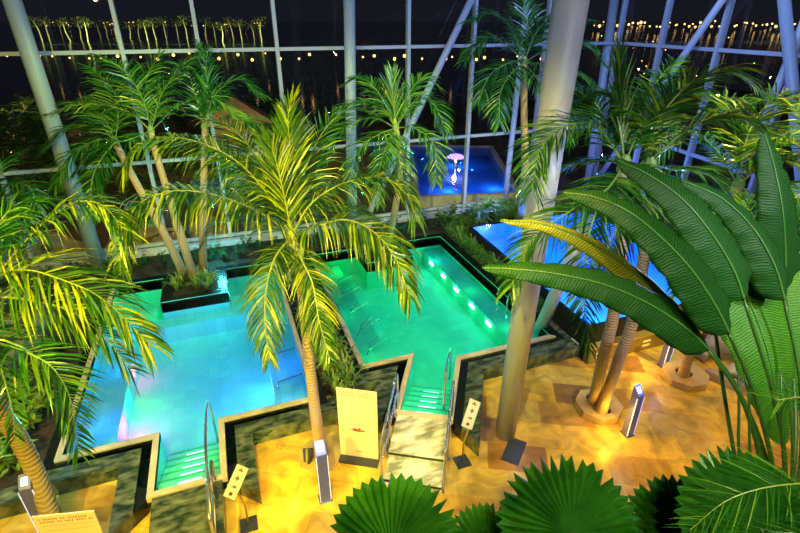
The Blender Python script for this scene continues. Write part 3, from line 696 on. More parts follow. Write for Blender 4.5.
# ---------------------------------------------------------------- bollards
def bollard(x, y, h, label, w=.085):
    root = thing('bollard_light', (x, y, 0), label, 'light')
    q = w; mb = MB(); mb.add([(x-q,y-q,0),(x+q,y-q,0),(x+q,y+q,0),(x-q,y+q,0),(x-q,y-q,h-.16),(x+q,y-q,h-.16),(x+q,y+q,h),(x-q,y+q,h)],
        [(0,3,2,1),(0,1,5,4),(1,2,6,5),(2,3,7,6),(3,0,4,7),(4,5,6,7)])
    bevel(mb.build('post', 'bollard', root), .012)
    p = q*.5; dz = .16/(2*q)
    mb = MB()
    vs = [(x-p, y-p, h-.08-dz*p+.004), (x+p, y-p, h-.08-dz*p+.004), (x+p, y+p, h-.08+dz*p+.004), (x-p, y+p, h-.08+dz*p+.004)]
    mb.add(vs, [(0,1,2,3)]); mb.build('lamp', 'lampblue', root)
    for sx in (-1, 1): MB().box((x+sx*(q+.001)-.004, y-q-.006, .04), (x+sx*(q+.001)+.005, y-q+.012, h-.2)).build('light_strip', 'lampstrip', root)
    MB().box((x-q-.02, y-q-.02, 0), (x+q+.02, y+q+.02, .015)).build('base_plate', 'steel', root)
bollard(.71, 5.54, 1.22, 'square bollard light with a glowing blue-white top in front of the central palm trunk')
bollard(6.38, 4.96, 1.14, 'bollard light standing alone on the open deck at the right, between the two planter rings', .075)
bollard(8.62, 6.3, .95, 'bollard light nearest the raised blue pool', .075)
bollard(at(44, 531, 0).x+.03, at(44, 531, 0).y+.05, 1.1, 'bollard light behind the leaning trunk at the lower left')

# ---------------------------------------------------------------- signs
def small_sign(base, c_px, label):
    c = P(*c_px); root = thing('sign', base, label, 'sign')
    b = V(base)
    MB().tube([b, b+Z*.45, c - Z*.2], .014, 8).build('post', 'brass', root, smooth=True)
    MB().box((b.x-.13, b.y-.13, 0), (b.x+.13, b.y+.13, .02)).build('base_plate', 'plastic_d', root)
    n = (-fw*.85 + Z*.3 + rt*.05).normalized(); u_ = (up*.94 + rt*.36); u_ = (u_ - n*u_.dot(n)).normalized(); s_ = u_.cross(n)
    bevel(MB().obox(c, s_*.08, u_*.2, n*.006).build('board', 'signboard', root), .004)
    for k, sh in zip((.14, .045, -.05, -.145), 'abcd'):
        cc = c + u_*k + n*.008; mb = MB()
        if sh == 'a': mb.obox(cc, s_*.035, u_*.008, n*.001); mb.obox(cc+u_*.02, s_*.012, u_*.012, n*.001)
        if sh == 'b': mb.obox(cc, s_*.01, u_*.03, n*.001); mb.obox(cc, s_*.028, u_*.009, n*.001)
        if sh == 'c': mb.obox(cc+s_*.01, s_*.022, u_*.008, n*.001); mb.obox(cc-u_*.015, s_*.03, u_*.006, n*.001)
        if sh == 'd': mb.sphere(cc, .024, k=8, m=5, sc=(1, 1, 1)); 
        mb.build('pictogram', 'ink', root)
g0 = at(462, 462, 0); small_sign((g0.x, g0.y, 0), (471, 414, 6.9), 'narrow white pictogram sign on a thin post right of the right pool stairs')
g0 = at(249, 525, 0); small_sign((g0.x, g0.y, 0), (236, 482, 6.15), 'narrow white pictogram sign on a post right of the left pool stairs')
def poster(x0, x1, y, z0, z1, label, ang=0, ht=None, coral=True):
    # x0.. in own frame
    root = thing('poster_stand', ((x0+x1)/2, y, 0), label, 'sign')
    cx = (x0+x1)/2; w = (x1-x0)/2; ca, sa = math.cos(ang), math.sin(ang); ux = V((ca, sa, 0)); uy = V((sa, -ca, 0)); c = V((cx, y, 0))
    bevel(MB().obox(c+Z*(z0+z1)/2, ux*w, uy*.012, Z*(z1-z0)/2).build('board', 'poster', root), .004)
    bevel(MB().obox(c+Z*.04, ux*w*1.02, uy*.14, Z*.04).build('foot', 'plastic_d' , root), .01)
    mb = MB(); rnd = random.Random(3)
    for row, (zz, hh, xe) in enumerate(((.07, .03, .75), (.125, .03, .9), (.2, .008, .5), (.3, .006, .9))):
        x = -w*.82
        while x < w*xe - .02:
            ww = rnd.uniform(.008, .018) if row < 2 else w*1.5
            if row < 2:
                b0 = c + ux*x + Z*(z1-zz) + uy*.014
                mb.obox(b0, ux*.003, uy*.001, Z*hh*.5); mb.obox(b0+ux*ww*.6, ux*.003, uy*.001, Z*hh*.5); mb.obox(b0+ux*ww*.3+Z*rnd.choice((-.5, 0, .5))*hh, ux*ww*.35, uy*.001, Z*.003)
                x += ww+.018 + (.03 if rnd.random() < .18 else 0)
            else:
                mb.obox(c + Z*(z1-zz) + uy*.014, ux*w*.8, uy*.001, Z*.0015); break
    mb.build('heading', 'ink_r', root)
    if coral:
        mb = MB(); k0 = c + Z*(z0 + (z1-z0)*.4) + uy*.014
        for i in range(22):
            a = rnd.uniform(-1.4, 1.4); l_ = rnd.uniform(.08, .17); d = ux*math.sin(a)+Z*math.cos(a)*.5
            mb.obox(k0 + d*l_*.5, d*l_*.5, uy*.001, (ux*math.cos(a)-Z*math.sin(a)*.5)*.012)
        mb.build('coral_picture', 'coral', root)
        MB().obox(c + Z*(z0+.14) + uy*.014, ux*.05, uy*.001, Z*.008).build('footer', 'ink_r', root)
M['poster'] = mat('poster', (.8, .66, .52), .25, col2=(.85, .7, .42), cscale=.8)
M['ink_r'] = mat('ink_r', (.35, .12, .08), .6)
g1 = at(343, 458, 0); g2 = at(377, 463, 0)
poster(g1.x-.07, g2.x+.08, (g1.y+g2.y)/2+.02, .08, 1.6, 'pale free-standing poster with a red coral picture left of the right pool stairs', math.atan2(g2.y-g1.y, g2.x-g1.x))
g1 = P(34, 521, 6.6); g2 = P(92, 506, 6.6)
g3 = V((g2.x-g1.x, g2.y-g1.y, 0))
poster((g1.x+g2.x)/2-g3.length/2, (g1.x+g2.x)/2+g3.length/2, (g1.y+g2.y)/2, .08, (g1.z+g2.z)/2, 'pale poster with dark lettering at the foot of the leaning trunk, lower left', math.atan2(g3.y, g3.x), coral=False)

# ---------------------------------------------------------------- planter rings
def octring(cx, cy, r, label, holes, h=.17, rot=.2):
    root = thing('planter_ring', (cx, cy, 0), label, 'planter')
    oc = [(cx+r*math.cos(rot+math.pi/4*k), cy+r*math.sin(rot+math.pi/4*k)) for k in range(8)]
    bm = bmesh.new(); hl = []
    for hx, hy, hr in holes: hl.append([(hx+hr*math.cos(a*math.pi/8), hy+hr*math.sin(a*math.pi/8)) for a in range(16)])
    for z in (h,):
        for lp in [oc]+hl:
            vv = [bm.verts.new((*p, z)) for p in lp]
            for i in range(len(vv)): bm.edges.new((vv[i], vv[(i+1) % len(vv)]))
    r_ = bmesh.ops.triangle_fill(bm, edges=bm.edges[:], use_beauty=True, normal=(0,0,1))
    ex = bmesh.ops.extrude_face_region(bm, geom=bm.faces[:]); bmesh.ops.translate(bm, verts=[v for v in ex['geom'] if isinstance(v, bmesh.types.BMVert)], vec=(0,0,-h+.002))
    bmesh.ops.recalc_face_normals(bm, faces=bm.faces[:])
    bmesh.ops.translate(bm, verts=bm.verts[:], vec=(-cx, -cy, 0))
    me = bpy.data.meshes.new('ring'); bm.to_mesh(me); me.materials.append(M['stone']); o = bpy.data.objects.new('ring', me); C.objects.link(o); o.parent = root
    bevel(o, .012)
    for hx, hy, hr in holes: MB().prism([(hx+hr*.99*math.cos(a*math.pi/8), hy+hr*.99*math.sin(a*math.pi/8)) for a in range(16)], .003, h-.05).build('soil', 'soil', root)
ca, cb = at(593, 404, 0), at(600, 414, 0)
octring(6.3, 5.68, .46, 'octagonal stone planter ring holding two thin palm trunks', [(ca.x, ca.y, .16), (cb.x+.02, cb.y-.03, .15)])
cc = at(682, 378, 0); octring(cc.x+.02, cc.y-.02, .48, 'octagonal stone planter ring with a single trunk, farther right', [(cc.x, cc.y, .17)])
cc = at(321, 455, 0)
tag(MB().prism([(cc.x+.42*math.cos(math.pi/4*k+.3), cc.y+.42*math.sin(math.pi/4*k+.3)) for k in range(8)], .002, .03).build('tree_surround', 'stone', loc=(cc.x, cc.y, 0)), 'flat octagonal stone around the foot of the central palm', 'paving')
# small dark ground spotlight
sp = thing('ground_spotlight', (.25, 6.0, 0), 'small dark spotlight on the deck left of the central bollard', 'light')
q = at(309, 464, 0)
sp.location = (q.x, q.y, 0)
MB().tube([q, q+Z*.12], .03, 8).build('stand', 'plastic_d', sp); MB().tube([q+V((-.02, -.05, .12)), q+V((.02, .1, .28))], [.07, .09], 12).build('lamp_housing', 'plastic_d', sp)
# dark inset mats on deck
for (x, y, an, lb) in ((at(514, 451, 0).x, at(514, 451, 0).y, .75, 'dark grey stone inlay in the deck beside the white column'),):
    tag(MB().obox((x, y, .006), V((math.cos(an), math.sin(an), 0))*.3, V((-math.sin(an), math.cos(an), 0))*.16, (0,0,.004)).build('stone_inlay', 'plastic_d', loc=(x, y, 0)), lb, 'paving')

# ---------------------------------------------------------------- facade
YF = 16.34; ZT1, ZT2 = 3.17, 6.22; CX = 14.76
xs = [-14, -9.4, -5.9, -2.14, -.17, 2.02, 4.2, 6.23, 8.6, 11.5, CX]
dR = V((-math.sin(math.radians(8)), -math.cos(math.radians(8)), 0)); cR = V((CX, YF, 0)); nR = V((-dR.y, dR.x, 0))
TOP = 9.5
def bay(i, p, q, nm):
    p, q = V(p), V(q); d = (q-p).normalized(); n_ = V((-d.y, d.x, 0))
    root = bpy.data.objects.new('window_%d' % i, None); C.objects.link(root); root.location = p; struct(root, nm)
    wd = .075
    MB().obox(p+Z*(.45+TOP)/2, d*wd*.7, n_*wd*1.3, Z*(TOP-.45)/2).build('mullion', 'frame', root)
    for z in (.5, ZT1, ZT2):
        MB().obox((p+q)/2+Z*z, d*((q-p).length/2-wd*.7), n_*.05, Z*.05).build('transom', 'frame', root)
    for z0, z1 in ((.55, ZT1-.05), (ZT1+.05, ZT2-.05), (ZT2+.05, TOP)):
        MB().obox((p+q)/2+Z*(z0+z1)/2, d*((q-p).length/2-wd*.7), n_*.008, Z*(z1-z0)/2).build('glass_pane', 'glass', root)
k = 1
for a, b in zip(xs[:-1], xs[1:]): bay(k, (a, YF, 0), (b, YF, 0), 'tall bay of the back glass wall'); k += 1
ts = [0, 2.4, 4.9, 7.4, 9.9, 12.4]
for a, b in zip(ts[:-1], ts[1:]): bay(k, cR+dR*a, cR+dR*b, 'tall bay of the right glass wall'); k += 1
struct(tag(MB().obox(cR+dR*6.2+Z*.25, dR*6.2, nR*.12, Z*.25).build('trim_1', 'column', loc=cR), 'low sill under the right glass wall', 'sill'))
def column(name, a, b, r0, r1, m, label, cat='column', extra=None):
    root = thing(name, a, label, cat)
    MB().tube([V(a), V(a).lerp(V(b), .5), V(b)], [r0, (r0+r1)/2, r1], 32).build('shaft', m, root, smooth=True)
    if extra: extra(root)
    return root
def YP(px, py, Y):
    r = ray(px, py); return EYE + r*(Y/r.y)
cb_ = at(505, 434, 0); ct = YP(571, 0, cb_.y); dcol = (ct-cb_)
mt_ = cb_ + dcol*1.35
column('support_column', cb_, mt_, .185, .235, 'column', 'big round pale column rising from the deck right of the centre')
# inclined struts behind the big column
def strut(p, q, r, m, label):
    p = V(p); q = V(q); d = (q-p).normalized()
    if p.z > .5: p = p - d*((p.z-.5)/d.z)
    return column('steel_brace', p, q, r, r, m, label, 'brace')
strut(at(538, 333, 0), P(585, 228, 10.2), .15, 'column', 'pale inclined strut rising behind the foot of the big round column')
# facade columns
lc = YP(97, 258, 15.4); lt = YP(8, -12, 15.4)
column('support_column', (lc.x, 15.4, .27), lt + (lt-lc)*.2, .2, .2, 'colgrey', 'thick grey round column at the left, in front of the glass')
q = YP(353, 210, 15.8); column('support_column', (YP(352, 225, 15.7).x, 15.7, .27), YP(349, -20, 15.7), .17, .17, 'colgrey', 'round grey column before the glass, behind the central palm')
strut(YP(392, 165, 15.9), YP(478, -14, 15.9), .11, 'frame', 'diagonal steel brace crossing the back glass wall left of the dark palm')
def RP(px, py, off=.35):   # point on a plane a little inside the right glass wall
    r = ray(px, py); n_ = nR if nR.dot(V((1,0,0))) < 0 else -nR
    p0 = cR + n_*off; t = (p0-EYE).dot(n_)/r.dot(n_); return EYE + r*t
strut(RP(597, 120), RP(616, -12), .16, 'frame', 'thick violet-lit post where the two glass walls meet')
strut(RP(640, 118), RP(728, -8), .1, 'frame', 'diagonal steel brace crossing the right glass wall')
strut(RP(768, 112, .6), RP(806, 18, .6), .1, 'frame', 'short diagonal brace at the far right of the photo')
strut(RP(797, 130, .9), RP(783, -10, .9), .13, 'colgrey', 'thick grey post near the right edge of the photo')
strut(RP(512, 200, 1.2) if False else YP(508, 175, 15.9), YP(528, -8, 15.9), .1, 'frame', 'blue-lit post beside the crown of the dark palm')
# reclining timber box / driftwood at left
def beam(a, b, w, name, m, label, cat):
    a, b = V(a), V(b); d = (b-a); s_ = d.cross(Z).normalized(); u_ = s_.cross(d.normalized())
    return tag(bevel(MB().obox((a+b)/2, d/2, s_*w, u_*w*1.4).build(name, m, loc=(a.x, a.y, min(a.z, b.z))), .01), label, cat)
cr_ = thing('wooden_crate', at(25, 345, .27), 'open timber crate of rope and straw at the left edge, half hidden by fronds', 'crate')
A_, B_, C_, D_ = at(-5, 350, .28), at(34, 352, .28), at(52, 312, .28), at(8, 308, .28)
for p, q in ((A_, B_), (B_, C_), (C_, D_), (D_, A_)):
    d = (q-p); n_ = d.cross(Z).normalized()
    MB().obox((p+q)/2+Z*.22, d/2, n_*.05, Z*.22).build('side_board', 'timber', cr_)
for i in range(9):
    p = A_.lerp(C_, U(.15, .85)) + V((U(-.5, .5), U(-.3, .3), .25)); pts = [p]
    for k in range(5): pts.append(pts[-1]+V((U(-.3, .3), U(-.3, .3), U(-.04, .06))))
    MB().tube(catmull(pts, 16), .02, 5).build('rope', 'rope', cr_, smooth=True)
MB().box((min(A_.x, D_.x)+.1, B_.y+.05, .28), (B_.x-.1, C_.y-.05, .42)).build('filling', 'drift', cr_)
beam(at(-4, 405, .3)+Z*.3, at(30, 352, .3)+Z*.3, .09, 'timber_beam', 'timber', 'heavy timber beam slanting up the left edge below the crate', 'beam')
beam(at(2, 395, .3)+Z*.12, at(46, 322, .3)+Z*.1, .07, 'timber_beam', 'drift', 'second timber beam lying along the crate', 'beam')
# boulders
def boulder(c, r, sc, label, m='rock', seed=1):
    rnd = random.Random(seed); bm = bmesh.new(); bmesh.ops.create_icosphere(bm, subdivisions=3, radius=1)
    ph = [V((rnd.uniform(-3, 3), rnd.uniform(-3, 3), rnd.uniform(-3, 3))) for _ in range(6)]
    for v in bm.verts:
        d = 1 + sum(.09*math.sin(p.dot(v.co)*1.6+i) for i, p in enumerate(ph)); v.co = V((v.co.x*r*sc[0]*d, v.co.y*r*sc[1]*d, v.co.z*r*sc[2]*d))
    me = bpy.data.meshes.new('boulder'); bm.to_mesh(me); me.materials.append(M[m]); o = bpy.data.objects.new('boulder', me); C.objects.link(o); o.location = c
    return tag(o, label, 'rock')
q = at(722, 356, 0); boulder((q.x, q.y, .42), .55, (1, .8, .85), 'large pale boulder behind the banana stems', seed=4)
q = at(745, 378, 0); boulder((q.x, q.y, .28), .38, (1.2, .8, .8), 'smaller pale boulder in front of the large one', seed=9)
beam(at(705, 372, .1), at(760, 396, .1), .08, 'timber_beam', 'drift', 'weathered plank on the deck below the boulders', 'beam')
beam(at(676, 340, .15), at(708, 358, .15), .07, 'timber_beam', 'timber', 'timber edging between the raised pool and the boulders', 'beam')

# ---------------------------------------------------------------- bedding plants
def strappy(name, h, n, m, w=.03, seed=0):
    rnd = random.Random(seed); mb = MB()
    for i in range(n):
        az = rnd.uniform(0, 6.28); ln = h*rnd.uniform(.7, 1.15); out = rnd.uniform(.35, .9); d = V((math.cos(az), math.sin(az), 0)); s_ = V((-d.y, d.x, 0))*w*.5*rnd.uniform(.8, 1.2)
        b = d*rnd.uniform(0, .06)
        p = [b, b+d*out*ln*.3+Z*ln*.5, b+d*out*ln*.68+Z*ln*.78, b+d*out*ln*1.05+Z*ln*.78*rnd.uniform(.6, 1)]
        mb.add([p[0]-s_*.5, p[0]+s_*.5, p[1]-s_, p[1]+s_, p[2]-s_*.85, p[2]+s_*.85, p[3]], [(0,1,3,2), (2,3,5,4), (4,5,6)])
    return mb.build(name, m, loc=(0,0,0))
def leafy(name, h, n, m, seed=0):
    rnd = random.Random(seed); mb = MB()
    for s in range(5):
        az = rnd.uniform(0, 6.28); tip = V((math.cos(az)*h*.35, math.sin(az)*h*.35, h*rnd.uniform(.7, 1)))
        mb.tube([V((0,0,0)), tip*.5+Z*.04, tip], [.01, .008, .004], 4)
        for i in range(n//5):
            t = rnd.uniform(.25, 1); p = tip*t; a2 = rnd.uniform(0, 6.28); d = V((math.cos(a2), math.sin(a2), rnd.uniform(-.2, .5))).normalized(); ln = h*.3*rnd.uniform(.7, 1.2)
            s_ = d.cross(Z).normalized()*ln*.2
            mb.add([p, p+d*ln*.45-s_, p+d*ln*.45+s_, p+d*ln-Z*ln*.15], [(0,1,3,2)])
    return mb.build(name, m, loc=(0,0,0))
def scatter(protos, spots, label, cat, group, s0=.8, s1=1.25):
    for i, (x, y) in enumerate(spots):
        p = protos[i % len(protos)]
        o = p if i < len(protos) else p.copy()
        if i >= len(protos): C.objects.link(o)
        o.location = (x, y, .265); o.rotation_euler = (0, 0, U(0, 6.28)); s = U(s0, s1); o.scale = (s, s, s)
        tag(o, label, cat, group)
def spots(x0, y0, x1, y1, n):
    # jittered grid
    w, h = x1-x0, y1-y0; nx = max(1, round(math.sqrt(n*w/h))); ny = max(1, round(n/nx)); out = []
    for i in range(nx):
        for j in range(ny): out.append((x0+w*(i+U(.2, .8))/nx, y0+h*(j+U(.2, .8))/ny))
    random.shuffle(out); return out
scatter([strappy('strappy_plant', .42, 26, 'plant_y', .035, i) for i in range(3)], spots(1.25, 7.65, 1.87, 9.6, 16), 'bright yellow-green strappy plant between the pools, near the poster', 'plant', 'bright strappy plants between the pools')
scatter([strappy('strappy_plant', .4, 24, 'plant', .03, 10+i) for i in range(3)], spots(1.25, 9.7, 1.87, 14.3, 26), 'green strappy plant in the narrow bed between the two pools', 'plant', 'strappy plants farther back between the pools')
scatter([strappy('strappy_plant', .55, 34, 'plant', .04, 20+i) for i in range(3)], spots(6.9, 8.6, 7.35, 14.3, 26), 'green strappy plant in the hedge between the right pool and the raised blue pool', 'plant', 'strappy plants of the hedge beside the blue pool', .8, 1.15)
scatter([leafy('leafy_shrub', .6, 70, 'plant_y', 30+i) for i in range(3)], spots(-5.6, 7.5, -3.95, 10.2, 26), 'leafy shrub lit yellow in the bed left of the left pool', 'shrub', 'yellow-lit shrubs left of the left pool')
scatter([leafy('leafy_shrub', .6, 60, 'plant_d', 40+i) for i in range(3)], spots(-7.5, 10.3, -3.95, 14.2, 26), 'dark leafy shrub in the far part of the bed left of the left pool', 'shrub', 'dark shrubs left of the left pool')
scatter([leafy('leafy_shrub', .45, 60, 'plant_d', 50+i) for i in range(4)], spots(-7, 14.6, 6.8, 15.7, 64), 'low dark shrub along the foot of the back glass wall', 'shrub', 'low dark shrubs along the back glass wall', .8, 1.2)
scatter([leafy('leafy_shrub', .7, 80, 'plant', 60+i) for i in range(3)], spots(6.9, 14.0, 13.6, 15.7, 34), 'green shrub in the corner behind the raised blue pool', 'shrub', 'green shrubs behind the blue pool', .9, 1.4)
scatter([leafy('leafy_shrub', .9, 90, 'plant', 70+i) for i in range(3)], spots(12.3, 7.4, 13.4, 13.3, 18), 'tall green shrub behind the boulders at the right', 'shrub', 'tall shrubs at the right', .9, 1.5)
scatter([strappy('strappy_plant', .45, 26, 'plant_y', .04, 80+i) for i in range(2)], spots(-1.85, 12.96, -.78, 13.9, 7), 'small strappy plant at the foot of the three palms on the left island', 'plant', 'strappy plants on the left island')
scatter([strappy('strappy_plant', .45, 26, 'plant', .04, 85+i) for i in range(2)], spots(3.97, 13.4, 4.88, 14.3, 6), 'small strappy plant on the island of the right pool', 'plant', 'strappy plants on the right island')

# ---------------------------------------------------------------- outside
struct(MB().box((-60, 16.6, -1.2), (60, 46, -.6)).build('floor', 'outground'), 'dark ground outside the glass')
struct(MB().box((-1500, 46.1, -2.5), (1800, 3000, -2)).build('floor', 'lake'), 'black lake beyond the grounds')
op = [(8.0, 19.3), (12.2, 18.2), (15.5, 26.5), (10.6, 28.6)]
o_ = thing('swimming_pool', (8, 19.3, -.6), 'blue and violet lit outdoor pool beyond the back glass', 'pool')
basin(op, 0, -.55, 'basin_b', o_); strip(op, 0, .25, -.6, .05).build('coping', 'coping', o_); waterplane(op, -.05, 'water_b', o_)
MB().tube([(11.6, 23.2, -.5), (11.6, 23.2, .55)], .12, 10).build('water_spout', 'steel', o_); MB().tube([(11.6, 23.2, .5), (11.6, 23.2, .62)], [.5, .3], 14).build('spout_cap', 'lampviolet', o_)
tag(MB().tube([(9.9, 22.6, -.3), (9.9, 22.6, 1.5)], .09, 8).build('light_pillar', 'lampwhite2' if False else 'white', loc=(9.9, 22.6, -.6)), 'pale pillar beside the outdoor pool', 'pillar')
# huts and rocks outside left
def hut(x, y, w, h, label):
    r_ = thing('hut', (x, y, -.6), label, 'hut')
    MB().box((x-w/2, y-w/2, -.6), (x+w/2, y+w/2, h)).build('wall', 'hut', r_)
    MB().add([(x-w*.7, y-w*.7, h), (x+w*.7, y-w*.7, h), (x+w*.7, y+w*.7, h), (x-w*.7, y+w*.7, h), (x, y, h+w*.45)], [(0,1,4), (1,2,4), (2,3,4), (3,0,4), (3,2,1,0)]).build('roof', 'drift', r_)
    MB().box((x-.35, y-w/2-.02, -.55), (x+.35, y-w/2-.001, h*.75)).build('doorway', 'lampwarm' if False else 'wood', r_)
q_ = at(240, 150, -.6); hut(q_.x, q_.y, 3.0, 1.4, 'small hut with a pointed roof outside, between the island palms and the central palm')
for i, (x, y, r) in enumerate(((-7.6, 18.3, .7), (-6.2, 18.9, .9), (-4.9, 18.0, .5), (-3.4, 19.0, .8), (-2.3, 18.2, .55), (-1.1, 19.2, .7), (1.2, 18.6, .5))):
    boulder((x, y, -.35), r, (1.3, 1, .7), ['rounded tan boulder outside at the far left of the glass', 'largest tan boulder outside the left glass', 'low tan boulder just left of the grey round column, outside', 'tan boulder outside between the grey column and the island palms', 'small tan boulder outside behind the leftmost island palm', 'tan boulder outside behind the middle island palm', 'small boulder outside behind the central palm'][i], 'drift', 20+i)
for i, (a, b) in enumerate((((-8.2, 17.6, -.3), (-6.8, 19.4, 1.4)), ((-4.6, 17.5, -.4), (-2.8, 18.6, 1.0)), ((-3.6, 18.6, -.3), (-1.6, 17.6, .5)))):
    tag(MB().tube(catmull([a, V(a).lerp(V(b), .5)+Z*.15, b], 10), [.11-.06*k/10 for k in range(11)], 7).build('driftwood_log', 'drift', loc=a), ['driftwood log leaning outside at the far left', 'driftwood log outside right of the grey column', 'low driftwood log outside near the island palms'][i], 'log')
# tree shapes added on the far shore to imitate trunk reflections in the glass
tp_ = None
for i in range(24):
    q_ = at(42 + i*9.6 + U(-2, 2), U(36, 42), -2); x, y = q_.x, q_.y; hgt = U(3.0, 4.2)
    if tp_ is None:
        tp_ = thing('reflection_tree', (0, 0, 0), '', 'tree'); MB().tube([(0,0,0), (.15,0,2), (-.1,0,4)], [.12, .1, .05], 6).build('trunk', 'streak_trunk', tp_)
        rnd = random.Random(5); mb = MB()
        for k in range(90):
            p = V((rnd.uniform(-1.1, 1.1), rnd.uniform(-1.1, 1.1), 4+rnd.uniform(-.9, .9))); d = V((rnd.uniform(-1, 1), rnd.uniform(-1, 1), rnd.uniform(-1, .5))).normalized()*.5
            s_ = d.cross(Z)*.3; mb.add([p, p+d*.5+s_, p+d, p+d*.5-s_], [(0,1,2,3)])
        mb.build('crown', 'streak_crown', tp_); o = tp_
    else: o = copy_tree(tp_)
    o.location = (x, y, -2); o.scale = (2.2, 2.2, 2.2*hgt/4); o.rotation_euler = (0, U(-.2, .2), U(0, 6))
    tag(o, 'slender tree shape added in place of a trunk reflection in the glass', 'tree', 'tree shapes standing in for reflections in the glass')
scatter([leafy('garden_shrub', 1.6, 110, 'plant', 90+i) for i in range(4)], [(x, y) for x, y in spots(-18, 21, 4, 45, 70) if (x-at(240, 150, -.6).x)**2+(y-at(240, 150, -.6).y)**2 > 12], 'garden shrub in the dark grounds outside the left part of the glass', 'shrub', 'garden shrubs outside the glass', .8, 1.9)
for o in list(bpy.data.objects):
    if o.name.startswith('garden_shrub'): o.location.z = -.6
# distant street lamps
def lamp_at(px, py, z, r, m, lab, grp):
    p = at(px, py, z); t = thing('street_lamp', (p.x, p.y, -2.0), lab, 'street lamp', grp)
    MB().tube([(p.x, p.y, -2.0), p], r*.2, 5).build('pole', 'plastic_d', t); MB().sphere(p, r, k=8, m=5).build('lamp_head', m, t)
for i in range(34):
    px = 10 + i*16 + U(-6, 6)
    lamp_at(px, U(53, 60), U(1, 2.4), U(.12, .24), 'lampfar', 'small orange street lamp in the row across the lake', 'orange street lamps across the lake')
for i in range(46):
    py = U(21, 27); z = 2.5; d = (7-z)*547/(py-20)
    lamp_at(596 + i*4.6 + U(-2, 2), py, z, min(d, 1500)*U(.001, .0028), 'lampwarm', 'tiny city light on the horizon beyond the right glass', 'city lights on the horizon at the right')
for i in range(24):
    py = U(22, 26); z = 2.5; d = (7-z)*547/(py-20)
    lamp_at(U(8, 270), py, z, d*U(.0005, .001), 'lampwarm', 'tiny light on the far horizon beyond the left glass', 'lights on the horizon at the left')
for i in range(16):
    py = U(30, 80); lamp_at(U(600, 790), py, 1.5, 5.5*547/(py-20)*.001, 'lampfarg' if i % 3 == 0 else 'lampfar', 'small light in the dark town below the horizon', 'scattered lights below the horizon')

# ---------------------------------------------------------------- light
w = bpy.data.worlds.new('night'); bpy.context.scene.world = w; w.use_nodes = True
w.node_tree.nodes['Background'].inputs[0].default_value = (.009, .009, .014, 1); w.node_tree.nodes['Background'].inputs[1].default_value = 1
def light(kind, loc, col, pw, size=.3, tgt=None, angle=60, sy=None, blend=.6):
    ld = bpy.data.lights.new('light', kind); ld.color = col; ld.energy = pw
    if kind == 'AREA':
        ld.size = size
        if sy: ld.shape = 'RECTANGLE'; ld.size_y = sy
    else: ld.shadow_soft_size = size
    if kind == 'SPOT': ld.spot_size = math.radians(angle); ld.spot_blend = blend
    o = bpy.data.objects.new('light', ld); C.objects.link(o); o.location = loc
    if tgt is not None: o.rotation_euler = (V(tgt)-V(loc)).to_track_quat('-Z', 'Y').to_euler()
    return o
WARM = (1, .62, .16); GOLD = (1, .78, .3)
# overhead deck spots, then unseen spots and fills added for plants and column
W2 = (1, .54, .035)
light('SPOT', (-5, 0, 8), (1, .82, .1), 4600, .1, (-3.6, 6.0, 4.2), 85)
light('SPOT', (2.0, 2.0, 9.5), W2, 1450, .3, (1.0, 5.6, 0), 46)
light('SPOT', (6, 1.5, 9), W2, 1300, .3, (6.9, 4.7, 0), 42)
light('SPOT', (9.5, 2.5, 9), W2, 1700, .3, (8.9, 6.2, 0), 50)
light('SPOT', (-3.6, 3.5, 8), W2, 1300, .2, (-3.3, 6.2, 0), 50)
light('SPOT', (2.6, 3.0, 9), (1, .85, .5), 1600, .2, (2.55, 6.1, .3), 14)
light('SPOT', (-1, 0, 8.5), (1, .88, .12), 3600, .1, (.7, 6.4, 4.2), 66)
light('POINT', (-4.7, 7.9, 2.2), (1, .85, .3), 45, .05)  # added point light, brightens the bed left of the pool
light('AREA', (3, -1.5, 10), (.95, .95, 1), 230, 2, (5, 6, 4))  # added fill for the dark foreground leaves and the column
light('SPOT', (5.5, -1.5, 9.5), (.85, .9, 1), 1900, .1, (4.5, 5.7, 2.5), 36)  # added white spot that brightens the round column
BN = P(690, 300, 4)
light('SPOT', (1.5, -1.5, 10.5), (1, 1, .45), 1050, .1, BN, 52)  # added spot that brightens the banana leaves
light('SPOT', (0.5, -1, 8.5), (.95, 1, .35), 500, .1, P(580, 500, 3.4), 60)  # added spot that brightens the fan leaves
light('SPOT', (10, 0, 10), (1, .95, .2), 7500, .1, (8.4, 6.5, 5), 46)
light('SPOT', (1.5, 9.5, 11), (.7, 1, .3), 2700, .1, (-1.5, 13.5, 4.5), 55)
light('SPOT', (2.5, 9.5, 11), (.7, 1, .3), 1700, .1, (4.5, 13.5, 4.5), 45)
for x, y in ((.2, 5.9), (6.0, 5.0), (8.0, 6.3)): light('POINT', (x, y, .45), W2, 25, .1)
for x, y, h in ((.71, 5.5, 1.3), (6.38, 4.92, 1.25), (8.62, 6.26, 1.05)): light('POINT', (x, y-.05, h), (.7, .8, 1), 6, .05)
